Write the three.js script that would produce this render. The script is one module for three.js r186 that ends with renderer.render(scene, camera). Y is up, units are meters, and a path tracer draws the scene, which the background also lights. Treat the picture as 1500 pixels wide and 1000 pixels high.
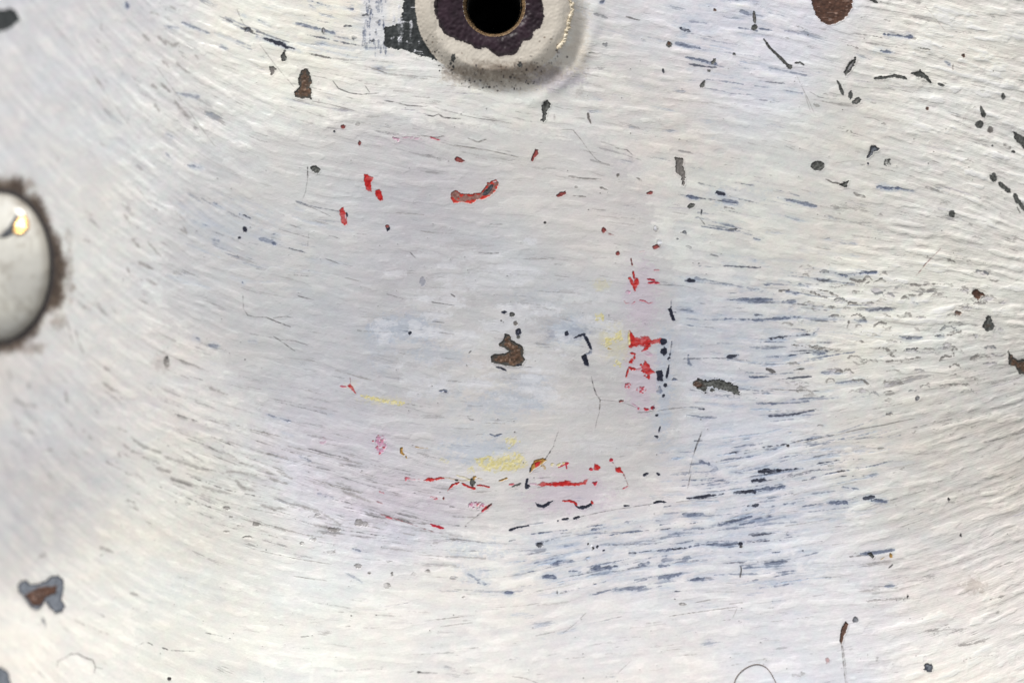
import * as THREE from 'three';

// ---------------------------------------------------------------- camera, sky, sun, exposure
const U = 1e-4;                       // one unit of the panel drawing = 0.1 mm
const D = 4500;                       // lens to panel, in units (0.45 m)
const scene = new THREE.Scene();
const camera = new THREE.PerspectiveCamera(2 * Math.atan(500 / D) * 180 / Math.PI, 1.5, 0.01, 50);
camera.position.set(0, 0, D * U);
camera.lookAt(0, 0, 0);
camera.focus = 0.4497;
camera.userData.fStop = 5.6;
const renderer = new THREE.WebGLRenderer({ antialias: true });
renderer.setSize(1024, 682);
renderer.toneMapping = THREE.LinearToneMapping;
renderer.toneMappingExposure = 1.38;
renderer.shadowMap.enabled = true;
{ // overcast sky: brighter towards the zenith, a dull ground half
  const W = 64, Hh = 32, d = new Float32Array(W * Hh * 4);
  for (let j = 0; j < Hh; j++) for (let i = 0; i < W; i++) {
    const e = ((j + 0.5) / Hh - 0.5) * Math.PI, k = (j * W + i) * 4;
    const up = Math.sin(e), L = up > 0 ? 0.36 + 0.46 * up : 0.36 - 0.12 * Math.min(1, -up * 4);
    d[k] = L; d[k + 1] = L * 0.995; d[k + 2] = L * (up > 0 ? 1.0 : 0.97); d[k + 3] = 1;
  }
  const sky = new THREE.DataTexture(d, W, Hh, THREE.RGBAFormat, THREE.FloatType);
  sky.mapping = THREE.EquirectangularReflectionMapping; sky.magFilter = THREE.LinearFilter; sky.minFilter = THREE.LinearFilter; sky.needsUpdate = true;
  scene.background = sky; scene.environment = sky;
}
const sun = new THREE.DirectionalLight(new THREE.Color().setRGB(1, 0.965, 0.91), 2.3);
sun.position.set(-0.50, 0.78, 0.46).multiplyScalar(2);
sun.castShadow = true; sun.shadow.radius = 20;
sun.shadow.mapSize.set(2048, 2048);
Object.assign(sun.shadow.camera, { left: -0.15, right: 0.15, top: 0.12, bottom: -0.12, near: 0.5, far: 4 });
scene.add(sun);

// ---------------------------------------------------------------- small maths
const clamp = (x, a = 0, b = 1) => x < a ? a : x > b ? b : x;
const mix = (a, b, t) => a + (b - a) * t;
const ss = (a, b, x) => { const t = clamp((x - a) / (b - a)); return t * t * (3 - 2 * t); };
function rng(seed) { let a = seed >>> 0; return () => { a = (a + 0x6D2B79F5) >>> 0; let t = Math.imul(a ^ (a >>> 15), 1 | a); t = (t + Math.imul(t ^ (t >>> 7), 61 | t)) ^ t; return ((t ^ (t >>> 14)) >>> 0) / 4294967296; }; }
const hash = (i, j) => { let h = Math.imul(i, 374761393) + Math.imul(j, 668265263) | 0; h = Math.imul(h ^ (h >>> 13), 1274126177); return ((h ^ (h >>> 16)) >>> 0) / 4294967296; };
function vn(x, y) { // value noise -1..1
  const i = Math.floor(x), j = Math.floor(y), u = x - i, v = y - j, a = u * u * (3 - 2 * u), b = v * v * (3 - 2 * v);
  return 2 * mix(mix(hash(i, j), hash(i + 1, j), a), mix(hash(i, j + 1), hash(i + 1, j + 1), a), b) - 1;
}
const fbm = (x, y) => 0.55 * vn(x, y) + 0.3 * vn(x * 2.1 + 7, y * 2.1 + 3) + 0.15 * vn(x * 4.3 + 1, y * 4.3 + 9);

// ---------------------------------------------------------------- the shape of the panel: a bent sheet
// X, Y (down), z in units; it rolls away on the left, slightly on the right, and leans out towards the bottom, shaped so to brighten there
const roll = (u, k, most) => u <= 0 ? 0 : u < most ? k * u * u : k * most * most + 2 * k * most * (u - most);
const zx = (X) => -roll(600 - X, 0.00062, 680) - roll(X - 1150, 0.00028, 420);
const zy = (Y) => roll(Y - 560, 0.00026, 520) - roll(180 - Y, 0.00006, 300);
const zf = (X, Y) => zx(X) + zy(Y);
const XA = -1000, XB = 2600, XS = 2, arc = new Float64Array((XB - XA) / XS + 1);
for (let i = 1; i < arc.length; i++) { const x = XA + i * XS; arc[i] = arc[i - 1] + Math.hypot(XS, zx(x) - zx(x - XS)); }
{ const o = arc[(800 - XA) / XS] - 800; for (let i = 0; i < arc.length; i++) arc[i] -= o; }
const sOf = (X) => { const f = clamp((X - XA) / XS, 0, arc.length - 1.001), i = Math.floor(f); return mix(arc[i], arc[i + 1], f - i); };
const xOf = (s) => { let a = 0, b = arc.length - 1; while (b - a > 1) { const m = (a + b) >> 1; if (arc[m] > s) b = m; else a = m; } return XA + XS * (a + (s - arc[a]) / (arc[b] - arc[a])); };
// where a spot measured on the photograph lies on the sheet: [along the sheet, down the sheet]
function at(px, py) {
  let X = px, Y = py;
  for (let i = 0; i < 12; i++) { const k = (D - zf(X, Y)) / D; X = 750 + (px - 750) * k; Y = 500 + (py - 500) * k; }
  return [sOf(X), Y];
}
function back(s, t) { const X = xOf(s), k = D / (D - zf(X, t)); return [750 + (X - 750) * k, 500 + (t - 500) * k]; }

// ---------------------------------------------------------------- maps of the sheet: colour, height, which coat shows
const S0 = -250, T0 = -140, SW = 1820, TH = 1225, TW = 2048, K = TW / SW, TR = Math.round(TH * K), N = TW * TR;
const R = new Float32Array(N), G = new Float32Array(N), B = new Float32Array(N), H = new Float32Array(N), lab = new Uint8Array(N);
function rbf(samples, sigma, n) { // scattered samples -> smooth field over the sheet
  const gw = 120, gh = 80, out = []; for (let c = 0; c < n; c++) out.push(new Float32Array(gw * gh));
  for (let j = 0; j < gh; j++) for (let i = 0; i < gw; i++) {
    const [px, py] = back(S0 + SW * i / (gw - 1), T0 + TH * j / (gh - 1));
    let w = 0; const v = new Array(n).fill(0);
    for (const p of samples) { const q = Math.exp(-((px - p[0]) ** 2 + (py - p[1]) ** 2) / (2 * sigma * sigma)) + 1e-9 / (1 + ((px - p[0]) ** 2 + (py - p[1]) ** 2) * 1e-4); w += q; for (let c = 0; c < n; c++) v[c] += q * p[2 + c]; }
    for (let c = 0; c < n; c++) out[c][j * gw + i] = v[c] / w;
  }
  return (c, x, y) => { // x, y in texels
    const f = x / (TW - 1) * (gw - 1), g = y / (TR - 1) * (gh - 1), i = Math.min(gw - 2, f | 0), j = Math.min(gh - 2, g | 0), a = f - i, b = g - j, o = out[c], k = j * gw + i;
    return (o[k] * (1 - a) + o[k + 1] * a) * (1 - b) + (o[k + gw] * (1 - a) + o[k + gw + 1] * a) * b;
  };
}
// direction of the brush strokes: x, y, degrees down to the right
const strokeField = rbf([[30, 30, 60], [100, 100, 50], [200, 150, 46], [280, 130, 32], [400, 60, 15], [300, 250, 33], [150, 250, 45], [450, 200, 8], [600, 150, 8], [740, 400, 3],
  [600, 450, 5], [450, 420, 10], [350, 450, 13], [250, 400, 25], [180, 400, 42], [120, 550, 45], [60, 650, 48], [250, 600, 24], [400, 600, 16], [550, 600, 11], [300, 700, 21], [450, 750, 22]]
  .concat([[600, 770, 21], [700, 700, 2], [150, 750, 32], [80, 830, 38], [250, 850, 17], [450, 830, 8], [200, 930, 26], [600, 850, -5], [500, 930, -3], [800, 780, -14], [900, 820, -10], [1000, 740, -8],
    [1100, 700, -8], [1200, 630, -8], [900, 600, 5], [1000, 550, 2], [1150, 480, -1], [1100, 400, 8], [950, 300, 10], [1000, 150, 12], [900, 80, 8], [1150, 250, 9], [1300, 150, 13], [1300, 250, 18]])
  .concat([[1450, 100, 12], [1450, 280, 20], [1300, 330, 9], [1300, 450, 3], [1450, 430, 5], [1300, 560, -8], [1300, 680, -12], [1400, 620, -20], [1450, 720, -24], [1300, 780, -8], [1450, 850, -20],
    [1200, 850, -5], [1000, 900, -4], [800, 900, -2], [1400, 950, -12], [1200, 950, -3]]), 85, 1);
const DX = new Float32Array(N), DY = new Float32Array(N);
for (let j = 0; j < TR; j++) for (let i = 0; i < TW; i++) {
  const s = S0 + i / K, st = s < 600 ? 1 + 0.25 * ss(600, -50, s) : 1, a = Math.atan(Math.tan(strokeField(0, i, j) * Math.PI / 180) / st) + 0.10 * vn(i * 0.012, j * 0.02) + 0.04 * vn(i * 0.05, j * 0.07);
  DX[j * TW + i] = Math.cos(a); DY[j * TW + i] = Math.sin(a);
}
function blur(src, w, h, r) {
  const a = new Float32Array(src), b = new Float32Array(src.length);
  for (let pass = 0; pass < 2; pass++) {
    for (let j = 0; j < h; j++) { let q = 0; const o = j * w; for (let i = -r; i <= r; i++) q += a[o + clamp(i, 0, w - 1)]; for (let i = 0; i < w; i++) { b[o + i] = q / (2 * r + 1); q += a[o + Math.min(w - 1, i + r + 1)] - a[o + Math.max(0, i - r)]; } }
    for (let i = 0; i < w; i++) { let q = 0; for (let j = -r; j <= r; j++) q += b[clamp(j, 0, h - 1) * w + i]; for (let j = 0; j < h; j++) { a[j * w + i] = q / (2 * r + 1); q += b[Math.min(h - 1, j + r + 1) * w + i] - b[Math.max(0, j - r) * w + i]; } }
  }
  return a;
}
function norm(f) { let m = 0, v = 0; for (let i = 0; i < f.length; i++) m += f[i]; m /= f.length; for (let i = 0; i < f.length; i++) v += (f[i] - m) ** 2; v = Math.sqrt(v / f.length); for (let i = 0; i < f.length; i++) f[i] = (f[i] - m) / v; return f; }
function lic(seed, pre, half, step, dn) { // noise combed along the strokes; dn = how much coarser than the maps it is computed
  const w = Math.ceil(TW / dn), h = Math.ceil(TR / dn), r = rng(seed); let src = new Float32Array(w * h), out = new Float32Array(w * h);
  for (let i = 0; i < src.length; i++) src[i] = r();
  if (pre) src = blur(src, w, h, pre);
  for (let j = 0; j < h; j++) for (let i = 0; i < w; i++) {
    let sum = src[j * w + i], n = 1;
    for (let g = -1; g <= 1; g += 2) {
      let x = i, y = j;
      for (let k = 0; k < half; k++) {
        const o = (Math.min(TR - 1, y * dn | 0)) * TW + Math.min(TW - 1, x * dn | 0);
        x += g * DX[o] * step; y += g * DY[o] * step;
        if (x < 0 || y < 0 || x >= w - 1 || y >= h - 1) break;
        sum += src[(y | 0) * w + (x | 0)]; n++;
      }
    }
    out[j * w + i] = (sum - 0.5 * n) / Math.sqrt(n);
  }
  norm(out);
  if (dn === 1) return out;
  const big = new Float32Array(N);
  for (let j = 0; j < TR; j++) for (let i = 0; i < TW; i++) {
    const x = Math.min(w - 1.001, i / dn), y = Math.min(h - 1.001, j / dn), a = x | 0, b = y | 0, u = x - a, v = y - b, o = b * w + a;
    big[j * TW + i] = (out[o] * (1 - u) + out[o + 1] * u) * (1 - v) + (out[o + w] * (1 - u) + out[o + w + 1] * u) * v;
  }
  return big;
}
const L1 = lic(11, 0, 7, 1, 1), L2 = lic(12, 1, 9, 1, 2), L3 = lic(13, 1, 10, 1, 3), L4 = lic(14, 2, 7, 1, 5), L5 = lic(15, 1, 24, 1, 2);

// how the coat varies over the sheet (thin, greyed coat over the old emblem; thicker cream coat outside; uneven light is folded into these tones)
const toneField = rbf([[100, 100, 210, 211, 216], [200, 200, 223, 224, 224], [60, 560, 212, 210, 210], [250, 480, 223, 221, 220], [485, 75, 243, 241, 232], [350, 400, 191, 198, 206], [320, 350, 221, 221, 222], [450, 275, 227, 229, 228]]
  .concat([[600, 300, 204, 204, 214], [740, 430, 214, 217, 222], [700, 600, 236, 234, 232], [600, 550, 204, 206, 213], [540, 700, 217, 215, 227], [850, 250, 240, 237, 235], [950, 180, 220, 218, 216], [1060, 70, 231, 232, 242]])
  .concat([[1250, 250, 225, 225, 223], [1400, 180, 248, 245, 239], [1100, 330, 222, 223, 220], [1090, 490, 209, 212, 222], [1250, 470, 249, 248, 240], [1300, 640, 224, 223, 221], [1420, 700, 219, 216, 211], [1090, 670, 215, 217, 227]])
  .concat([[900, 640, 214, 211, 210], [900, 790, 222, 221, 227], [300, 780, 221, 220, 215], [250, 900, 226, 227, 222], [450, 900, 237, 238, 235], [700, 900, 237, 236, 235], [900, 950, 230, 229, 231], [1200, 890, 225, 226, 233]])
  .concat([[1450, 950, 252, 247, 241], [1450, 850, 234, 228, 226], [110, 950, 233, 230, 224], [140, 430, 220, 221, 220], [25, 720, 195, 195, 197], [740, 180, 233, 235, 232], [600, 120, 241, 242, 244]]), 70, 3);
// x, y, bare blue undercoat, dirt in the valleys, depth of the brush marks
const wear = rbf([[100, 100, 0, .25, .8], [300, 130, .25, .8, 1.3], [300, 40, .35, .5, 1], [450, 60, .5, .4, 1], [550, 40, .6, .3, .9], [450, 180, .05, .35, 1], [330, 330, .45, .3, .8], [250, 380, .1, .9, 1.2], [120, 400, 0, .3, .6], [400, 480, .2, .2, .8]]
  .concat([[600, 400, 0, .12, .8], [740, 350, 0, .12, .8], [740, 560, 0, .1, .7], [900, 450, 0, .1, .7], [900, 620, 0, .12, .6], [850, 250, .02, .25, .8], [950, 100, .3, .4, 1], [1050, 50, .55, .3, .9], [1040, 110, .5, .3, .9], [1200, 60, .2, .3, 1.1]])
  .concat([[1350, 60, .1, .5, 1.4], [1450, 150, .05, .6, 1.5], [1250, 200, .02, .25, .8], [1400, 260, .12, .6, 1.4], [1050, 300, .5, .2, .7], [1130, 400, .55, .3, .8], [1030, 450, .5, .2, .7], [1130, 500, .7, .2, .8], [1130, 580, .6, .25, .8]])
  .concat([[1250, 470, .15, .6, 1.1], [1350, 480, .1, .7, 1.3], [1450, 400, .02, .6, 1.5], [1300, 600, .02, .3, .8], [1430, 650, 0, .5, 1.4], [1070, 620, .5, .2, .7], [1080, 690, .8, .2, .8], [1180, 720, .6, .3, .8], [1300, 720, .1, .3, 1]])
  .concat([[1000, 760, .6, .2, .7], [900, 800, .8, .2, .7], [830, 835, .75, .3, .8], [960, 835, .75, .3, .8], [1100, 810, .7, .2, .8], [730, 820, .45, .3, .8], [1200, 820, .3, .3, .9], [1350, 800, .05, .35, 1.1], [1450, 800, 0, .5, 1.4]])
  .concat([[560, 770, .08, .7, 1.1], [450, 740, .1, .9, 1.2], [320, 700, 0, .8, 1.2], [430, 640, .3, .3, .8], [300, 620, 0, .3, .8], [150, 650, 0, .5, .8], [50, 650, 0, .7, .9], [60, 780, 0, .35, .7], [200, 800, 0, .3, .8], [400, 800, 0, .25, .8]])
  .concat([[250, 900, 0, .12, .7], [500, 870, .02, .12, .6], [700, 900, .04, .12, .6], [900, 920, .06, .2, .7], [1150, 900, .05, .25, .8], [1350, 900, .02, .4, 1.1], [700, 250, 0, .25, .8], [620, 150, .02, .4, 1]]), 60, 3);
for (let j = 0; j < TR; j++) for (let i = 0; i < TW; i++) {
  const k = j * TW + i, x = S0 + i / K, y = T0 + j / K, fine = L1[k], med = L2[k], wide = L3[k], low = L4[k], long = L5[k];
  const blue = wear(0, i, j), dirt = wear(1, i, j), deep = Math.max(0.1, wear(2, i, j) - 0.62) * 0.85;
  const cloud = fbm(x * 0.012, y * 0.02), grain = vn(x * 0.7, y * 0.7), blot = fbm(x * 0.045 + 5, y * 0.075 + 2), gate = ss(-0.25, 0.55, fbm(x * 0.022 + 60, y * 0.034 + 20));
  H[k] = deep * (0.13 * fine + (0.2 + 0.4 * gate) * med + (0.1 + 0.26 * gate) * wide + 0.6 * low + 0.34 * long) + 0.05 * grain + (0.2 + 0.4 * deep) * blot + 0.4 * cloud;
  // thin second coat dragged over the first: patches with an edge; pale paints bright highlight specks on ridges
  const drag = ss(0.25, 0.75, 0.55 * wide + 0.45 * med + 1.1 * blot) - 0.35, pale = ss(0.9, 1.5, med + 0.6 * wide + 0.6 * blot);
  H[k] += (0.1 + 0.32 * deep) * drag + 0.3 * deep * pale;
  const lift = 1.5 * fine + 1.5 * med + 0.8 * low + 2.6 * long + 4.5 * cloud + 3 * blot + 2.2 * grain + 3.2 * vn(x * 0.33, y * 0.42) + 4 * drag + 2.4 * pale;
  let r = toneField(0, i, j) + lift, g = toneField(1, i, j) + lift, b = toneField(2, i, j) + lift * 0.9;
  const hue = fbm(x * 0.008 + 40, y * 0.014 + 8) + 0.5 * blot; const chroma = vn(x * 0.11 + 9, y * 0.13 + 4); r += hue * 3.5 + chroma * 1.6; g -= chroma * 1.4; b -= hue * 4;
  // valleys of the strokes: dirt
  const v = -(0.45 * fine + 0.8 * med + 0.75 * wide) / 1.2 + 0.5 * (gate - 0.5) + 0.35 * vn(x * 0.2, y * 0.3), dd = ss(2.15 - dirt * 0.8, 3.3 - dirt * 0.7, v) * (0.25 + 0.35 * dirt);
  r = mix(r, 116, dd); g = mix(g, 111, dd); b = mix(b, 110, dd); H[k] -= dd * 0.9;
  // undercoat showing blue where the coat is thin
  const patch = fbm(x * 0.02 + 3, y * 0.05 + 11), w = -(0.4 * fine + 0.7 * med + 0.7 * wide + 0.25 * long) / 1.2 + 1.3 * patch + 0.3 * vn(x * 0.3, y * 0.5);
  const bs = ss(2.0 - 1.9 * blue, 3.9 - 1.9 * blue, w) * ss(0, 0.12, blue) * 0.36, bd = ss(3.3 - 1.7 * blue, 4.1 - 1.7 * blue, w + 0.4 * fine) * ss(0.15, 0.4, blue) * 0.7;
  r = mix(r, 162, bs); g = mix(g, 180, bs); b = mix(b, 208, bs);
  r = mix(r, 72, bd); g = mix(g, 82, bd); b = mix(b, 112, bd); H[k] -= bd * 0.6;
  R[k] = r; G[k] = g; B[k] = b;
}

// ---------------------------------------------------------------- marks: each is an outline measured on the sheet, with a ragged edge
const KINDS = {
  primer: (d, x, y) => { const n = fbm(x * 0.45, y * 0.45), e = ss(2.2, 0, d + n); return [mix(86, 66, e) + 44 * n, mix(88, 67, e) + 44 * n, mix(86, 68, e) + 44 * n]; },
  slate: (d, x, y) => { const n = fbm(x * 0.2, y * 0.2), e = ss(4, 0, d); return [mix(112, 62, e) + 26 * n, mix(118, 64, e) + 26 * n, mix(128, 72, e) + 26 * n]; },
  rust: (d, x, y) => { const n = fbm(x * 0.3, y * 0.3), e = ss(4.6, 1.2, d + 3.6 * n), q = vn(x * 0.45, y * 0.6) > 0.6 ? 40 : 0; return [mix(92 + 34 * n + q, 72, e), mix(72 + 24 * n + q, 72, e), mix(59 + 18 * n + q, 70, e)]; },
  brown: (d, x, y) => { const n = fbm(x * 0.25, y * 0.5), q = vn(x * 0.12, y * 0.7) > 0.58 ? 55 * ss(2, 6, d) : 0; return [88 + 26 * n + q, 64 + 17 * n + q, 54 + 12 * n + q]; },
  red: (d, x, y) => { const n = fbm(x * 0.4, y * 0.4), e = ss(1.4, 0.1, d); return [mix(188 + 22 * n, 156, e), mix(34 + 18 * n, 38, e), mix(34 + 14 * n, 40, e)]; },
  crimson: (d, x, y) => { const n = fbm(x * 0.4, y * 0.4); return [178 + 22 * n, 34 + 14 * n, 52 + 14 * n]; },
  maroon: (d, x, y) => { const n = fbm(x * 0.5, y * 0.5), e = ss(1.5, 0, d); return [mix(140 + 34 * n, 92, e), mix(66 + 24 * n, 44, e), mix(64 + 22 * n, 46, e)]; },
  redgrey: (d, x, y) => { const n = fbm(x * 0.33, y * 0.33), e = ss(1.0, 2.4, d + 6.5 * vn(x * 0.24, y * 0.3) + 2 * n) * 0.85; return [mix(196, 138 + 40 * n, e), mix(56, 116 + 44 * n, e), mix(46, 110 + 44 * n, e)]; },
  navy: (d, x, y) => { const n = fbm(x * 0.4, y * 0.4); return [30 + 12 * n, 34 + 12 * n, 52 + 14 * n]; },
  indigo: (d, x, y) => { const n = fbm(x * 0.3, y * 0.6); return [84 + 36 * n, 94 + 36 * n, 120 + 32 * n]; },
  slab: (d, x, y) => { const n = fbm(x * 0.3, y * 0.12), e = ss(0, 2, d); return [56 + 20 * n, 60 + 20 * n, 62 + 20 * n]; },
  paleblue: (d, x, y) => { const n = fbm(x * 0.2, y * 0.4); return [170 + 16 * n, 186 + 16 * n, 210 + 10 * n]; },
  yellow: (d, x, y) => { const n = fbm(x * 0.4, y * 0.4); return [224 + 10 * n, 213 + 12 * n, 150 + 34 * n]; },
  ochre: (d, x, y) => { const n = fbm(x * 0.5, y * 0.5); return [166 + 30 * n, 126 + 26 * n, 62 + 20 * n]; },
  pink: (d, x, y) => { const n = fbm(x * 0.4, y * 0.4); return [198 + 18 * n, 134 + 26 * n, 168 + 18 * n]; },
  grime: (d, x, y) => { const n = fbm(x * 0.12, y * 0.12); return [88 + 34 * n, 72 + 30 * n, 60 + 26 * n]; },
  tube: (d, x, y) => { const n = fbm(x * 0.07, y * 0.07), m = vn(x * 0.35, y * 0.35); return [52 + 12 * n + 6 * m, 44 + 10 * n + 6 * m, 48 + 12 * n + 6 * m]; },
  veil: () => [188, 187, 191],
  mauve: () => [198, 172, 200],
  cream: (d, x, y) => { const n = fbm(x * 0.1, y * 0.1); return [218 + 8 * n, 210 + 8 * n, 198 + 8 * n]; },
  soot: (d, x, y) => { const n = fbm(x * 0.12, y * 0.12); return [66 + 24 * n, 54 + 22 * n, 46 + 18 * n]; },
  lilac: () => [188, 184, 196],
  grey: (d, x, y) => { const n = fbm(x * 0.4, y * 0.4); return [122 + 20 * n, 118 + 20 * n, 116 + 20 * n]; },
  crack: () => [58, 56, 58],
  white: (d, x, y) => { const n = fbm(x * 0.2, y * 0.2); return [226 + 10 * n, 228 + 10 * n, 236 + 8 * n]; },
};
const parts = [];
// the tube end at the top: where it stands, and how far its paint is worn back from the hole (degrees down from the right, radius)
const CO = at(724, 10);
const WORN = [[-90, 84], [-60, 76], [-30, 72], [-10, 71], [0, 72], [12, 75], [22, 76], [32, 70], [45, 73], [52, 66], [57, 73], [70, 77], [85, 74], [96, 66], [104, 63], [112, 70], [120, 67], [132, 72], [142, 78], [150, 83], [170, 87], [185, 87], [215, 84], [245, 84], [270, 84]];
const jag = (a) => { let d = a * 180 / Math.PI; while (d < -90) d += 360; while (d > 270) d -= 360; let i = 0; while (i < WORN.length - 2 && WORN[i + 1][0] < d) i++; const t = (d - WORN[i][0]) / (WORN[i + 1][0] - WORN[i][0]); return mix(WORN[i][1], WORN[i + 1][1], t) + 1.2 * vn(a * 9 + 2, 4) + 1.1 * vn(a * 26, 7); }; // a grows downwards
function sd(poly, x, y) { // signed distance to a closed outline, positive inside
  let d = Infinity, inn = false;
  for (let i = 0, j = poly.length - 1; i < poly.length; j = i++) {
    const [ax, ay] = poly[j], [bx, by] = poly[i], ex = bx - ax, ey = by - ay, wx = x - ax, wy = y - ay, t = clamp((wx * ex + wy * ey) / (ex * ex + ey * ey + 1e-9));
    d = Math.min(d, (wx - ex * t) ** 2 + (wy - ey * t) ** 2);
    if ((by > y) !== (ay > y) && x < (ax - bx) * (y - by) / (ay - by) + bx) inn = !inn;
  }
  return inn ? Math.sqrt(d) : -Math.sqrt(d);
}
function sl(line, w, x, y) { // the same for a stroke whose half width changes along it
  let best = -1e9; const n = line.length - 1;
  if (!n) return w[0] - Math.hypot(x - line[0][0], y - line[0][1]);
  for (let i = 0; i < n; i++) {
    const [ax, ay] = line[i], [bx, by] = line[i + 1], ex = bx - ax, ey = by - ay, wx = x - ax, wy = y - ay, t = clamp((wx * ex + wy * ey) / (ex * ex + ey * ey + 1e-9));
    const f = (i + t) / n; best = Math.max(best, mix(w[0], w[1], f) * (0.3 + 0.7 * Math.min(1, Math.sqrt(Math.min(f, 1 - f) * 5 + 0.02))) - Math.hypot(wx - ex * t, wy - ey * t));
  }
  return best;
}
let seedNo = 0;
function paint(kind, pts, dist, o, pad) {
  const { rag = 0.9, alpha = 1, soft = 0, depth = 1.6, speckle = 0, streak = 0, name, label, lip = 0.2, broken = alpha < 1 && !soft && !speckle ? 0.75 : 0 } = o, id = name ? parts.push({ name, label }) : 0;
  const q = ++seedNo * 17.3, col = KINDS[kind]; let xa = 1e9, xb = -1e9, ya = 1e9, yb = -1e9;
  for (const [x, y] of pts) { xa = Math.min(xa, x); xb = Math.max(xb, x); ya = Math.min(ya, y); yb = Math.max(yb, y); }
  const p = 5 + pad + soft, i0 = Math.max(0, Math.floor((xa - p - S0) * K)), i1 = Math.min(TW - 1, Math.ceil((xb + p - S0) * K)), j0 = Math.max(0, Math.floor((ya - p - T0) * K)), j1 = Math.min(TR - 1, Math.ceil((yb + p - T0) * K));
  for (let j = j0; j <= j1; j++) for (let i = i0; i <= i1; i++) {
    const x = S0 + i / K, y = T0 + j / K, k = j * TW + i;
    const d = dist(x, y) + rag * (0.7 * vn(x * 0.16 + q, y * 0.16) + 0.8 * vn(x * 0.36, y * 0.42 + q) + 0.5 * vn(x * 0.85 + q, y * 0.95)) - streak * L2[k];
    if (d < -4 - soft) continue;
    let c = soft ? ss(-soft, soft, d) : clamp(d * K + 0.5);
    if (speckle) c *= ss(speckle - 0.25, speckle + 0.25, 0.5 + 0.5 * vn(x * 0.33 + q, y * 0.4) + 0.25 * vn(x * 0.8, y * 0.9 + q));
    c *= alpha; if (broken) c *= 1 - broken + broken * ss(-0.55, 0.75, -0.5 * L2[k] - 0.2 * L1[k] + 0.8 * vn(x * 0.24 + q, y * 0.4) + 0.3);
    if (!soft && lip && d < 0 && depth) H[k] += lip * ss(-3, 0, d);
    if (c <= 0.003) continue;
    const t = col(d, x, y);
    R[k] = mix(R[k], t[0], c); G[k] = mix(G[k], t[1], c); B[k] = mix(B[k], t[2], c);
    if (!soft) { H[k] = mix(H[k], H[k] * 0.25 - depth + 0.5 * vn(x * 0.3, y * 0.3), c * ss(0, 1.5, d + 0.6)); }
    if (id && (soft ? d > -soft * 0.3 : c > 0.5)) lab[k] = id;
  }
}
const chip = (kind, pts, o = {}) => { const m = pts.map(([x, y]) => at(x, y)); paint(kind, m, (x, y) => sd(m, x, y), o, 3); };
const line = (kind, pts, w, o = {}) => { const m = pts.map(([x, y]) => at(x, y)), ww = (Array.isArray(w) ? w : [w, w]).map((v) => v / 2); paint(kind, m, (x, y) => sl(m, ww, x, y), { rag: 0.55, depth: 0.8, lip: 0.1, ...o }, Math.max(...ww) + 2); };
const spot = (kind, x, y, rx, ry = rx, o = {}) => { const c = at(x, y); paint(kind, [[c[0] - rx, c[1] - ry], [c[0] + rx, c[1] + ry]], (u, v) => { const a = (o.turn ?? 0) * Math.PI / 180, dx = u - c[0], dy = v - c[1], p = dx * Math.cos(a) + dy * Math.sin(a), q = -dx * Math.sin(a) + dy * Math.cos(a); return (1 - Math.hypot(p / rx, q / ry)) * Math.min(rx, ry); }, { rag: 1, depth: 0.9, lip: 0.15, ...o }, Math.abs(rx - ry) * (o.turn ? 1 : 0)); };
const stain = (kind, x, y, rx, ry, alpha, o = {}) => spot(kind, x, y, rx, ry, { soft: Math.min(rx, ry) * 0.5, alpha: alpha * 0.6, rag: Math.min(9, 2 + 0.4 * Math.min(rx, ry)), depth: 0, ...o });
const CHIP = 'bare_patch', REDP = 'red_paint_patch', NAVYP = 'dark_paint_patch', YELP = 'yellow_paint_patch';

// ---- the greyish coat over the old emblem ends in a dragged edge
chip('veil', [[250, 300], [300, 235], [420, 195], [520, 165], [700, 185], [880, 205], [955, 300], [990, 420], [1000, 600], [960, 700], [800, 760], [680, 785], [560, 765], [470, 700], [410, 640], [330, 525], [245, 470], [235, 380]], { alpha: .34, soft: 9, rag: 7, streak: 4, depth: 0 });
// ---- soft stains first: colour of the old emblem and undercoat glowing through the thin coat
for (const [x, y, rx, ry, a] of [[700, 650, 60, 34, .3], [770, 575, 42, 24, .45], [720, 600, 60, 22, .25], [600, 480, 50, 26, .3], [830, 482, 34, 26, .4], [640, 572, 34, 8, .35], [790, 440, 40, 12, .25], [1010, 440, 22, 30, .35], [995, 515, 26, 26, .3], [965, 620, 10, 34, .3],
  [330, 325, 60, 26, .3], [1080, 285, 40, 14, .35], [560, 795, 60, 10, .12], [830, 800, 90, 20, .25], [960, 795, 120, 14, .3], [1150, 820, 60, 14, .3], [1150, 510, 50, 14, .35], [1180, 460, 40, 12, .3], [545, 40, 26, 46, .35], [700, 800, 36, 9, .5], [690, 840, 30, 8, .4], [1060, 30, 50, 18, .25], [240, 860, 40, 14, .12]])
  stain('paleblue', x, y, rx, ry, a * .8, { streak: 3, rag: 9 });
for (const [x, y, rx, ry, a] of [[600, 715, 70, 26, .16], [660, 745, 46, 18, .22], [930, 440, 26, 60, .14], [935, 570, 26, 34, .14], [840, 690, 50, 14, .2], [600, 205, 46, 8, .2], [560, 650, 16, 20, .25], [830, 735, 60, 24, .08], [900, 300, 60, 20, .06], [700, 255, 80, 16, .07], [510, 640, 60, 12, .12], [555, 740, 60, 18, .14]])
  stain('mauve', x, y, rx, ry, a, { streak: 1 });
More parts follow.
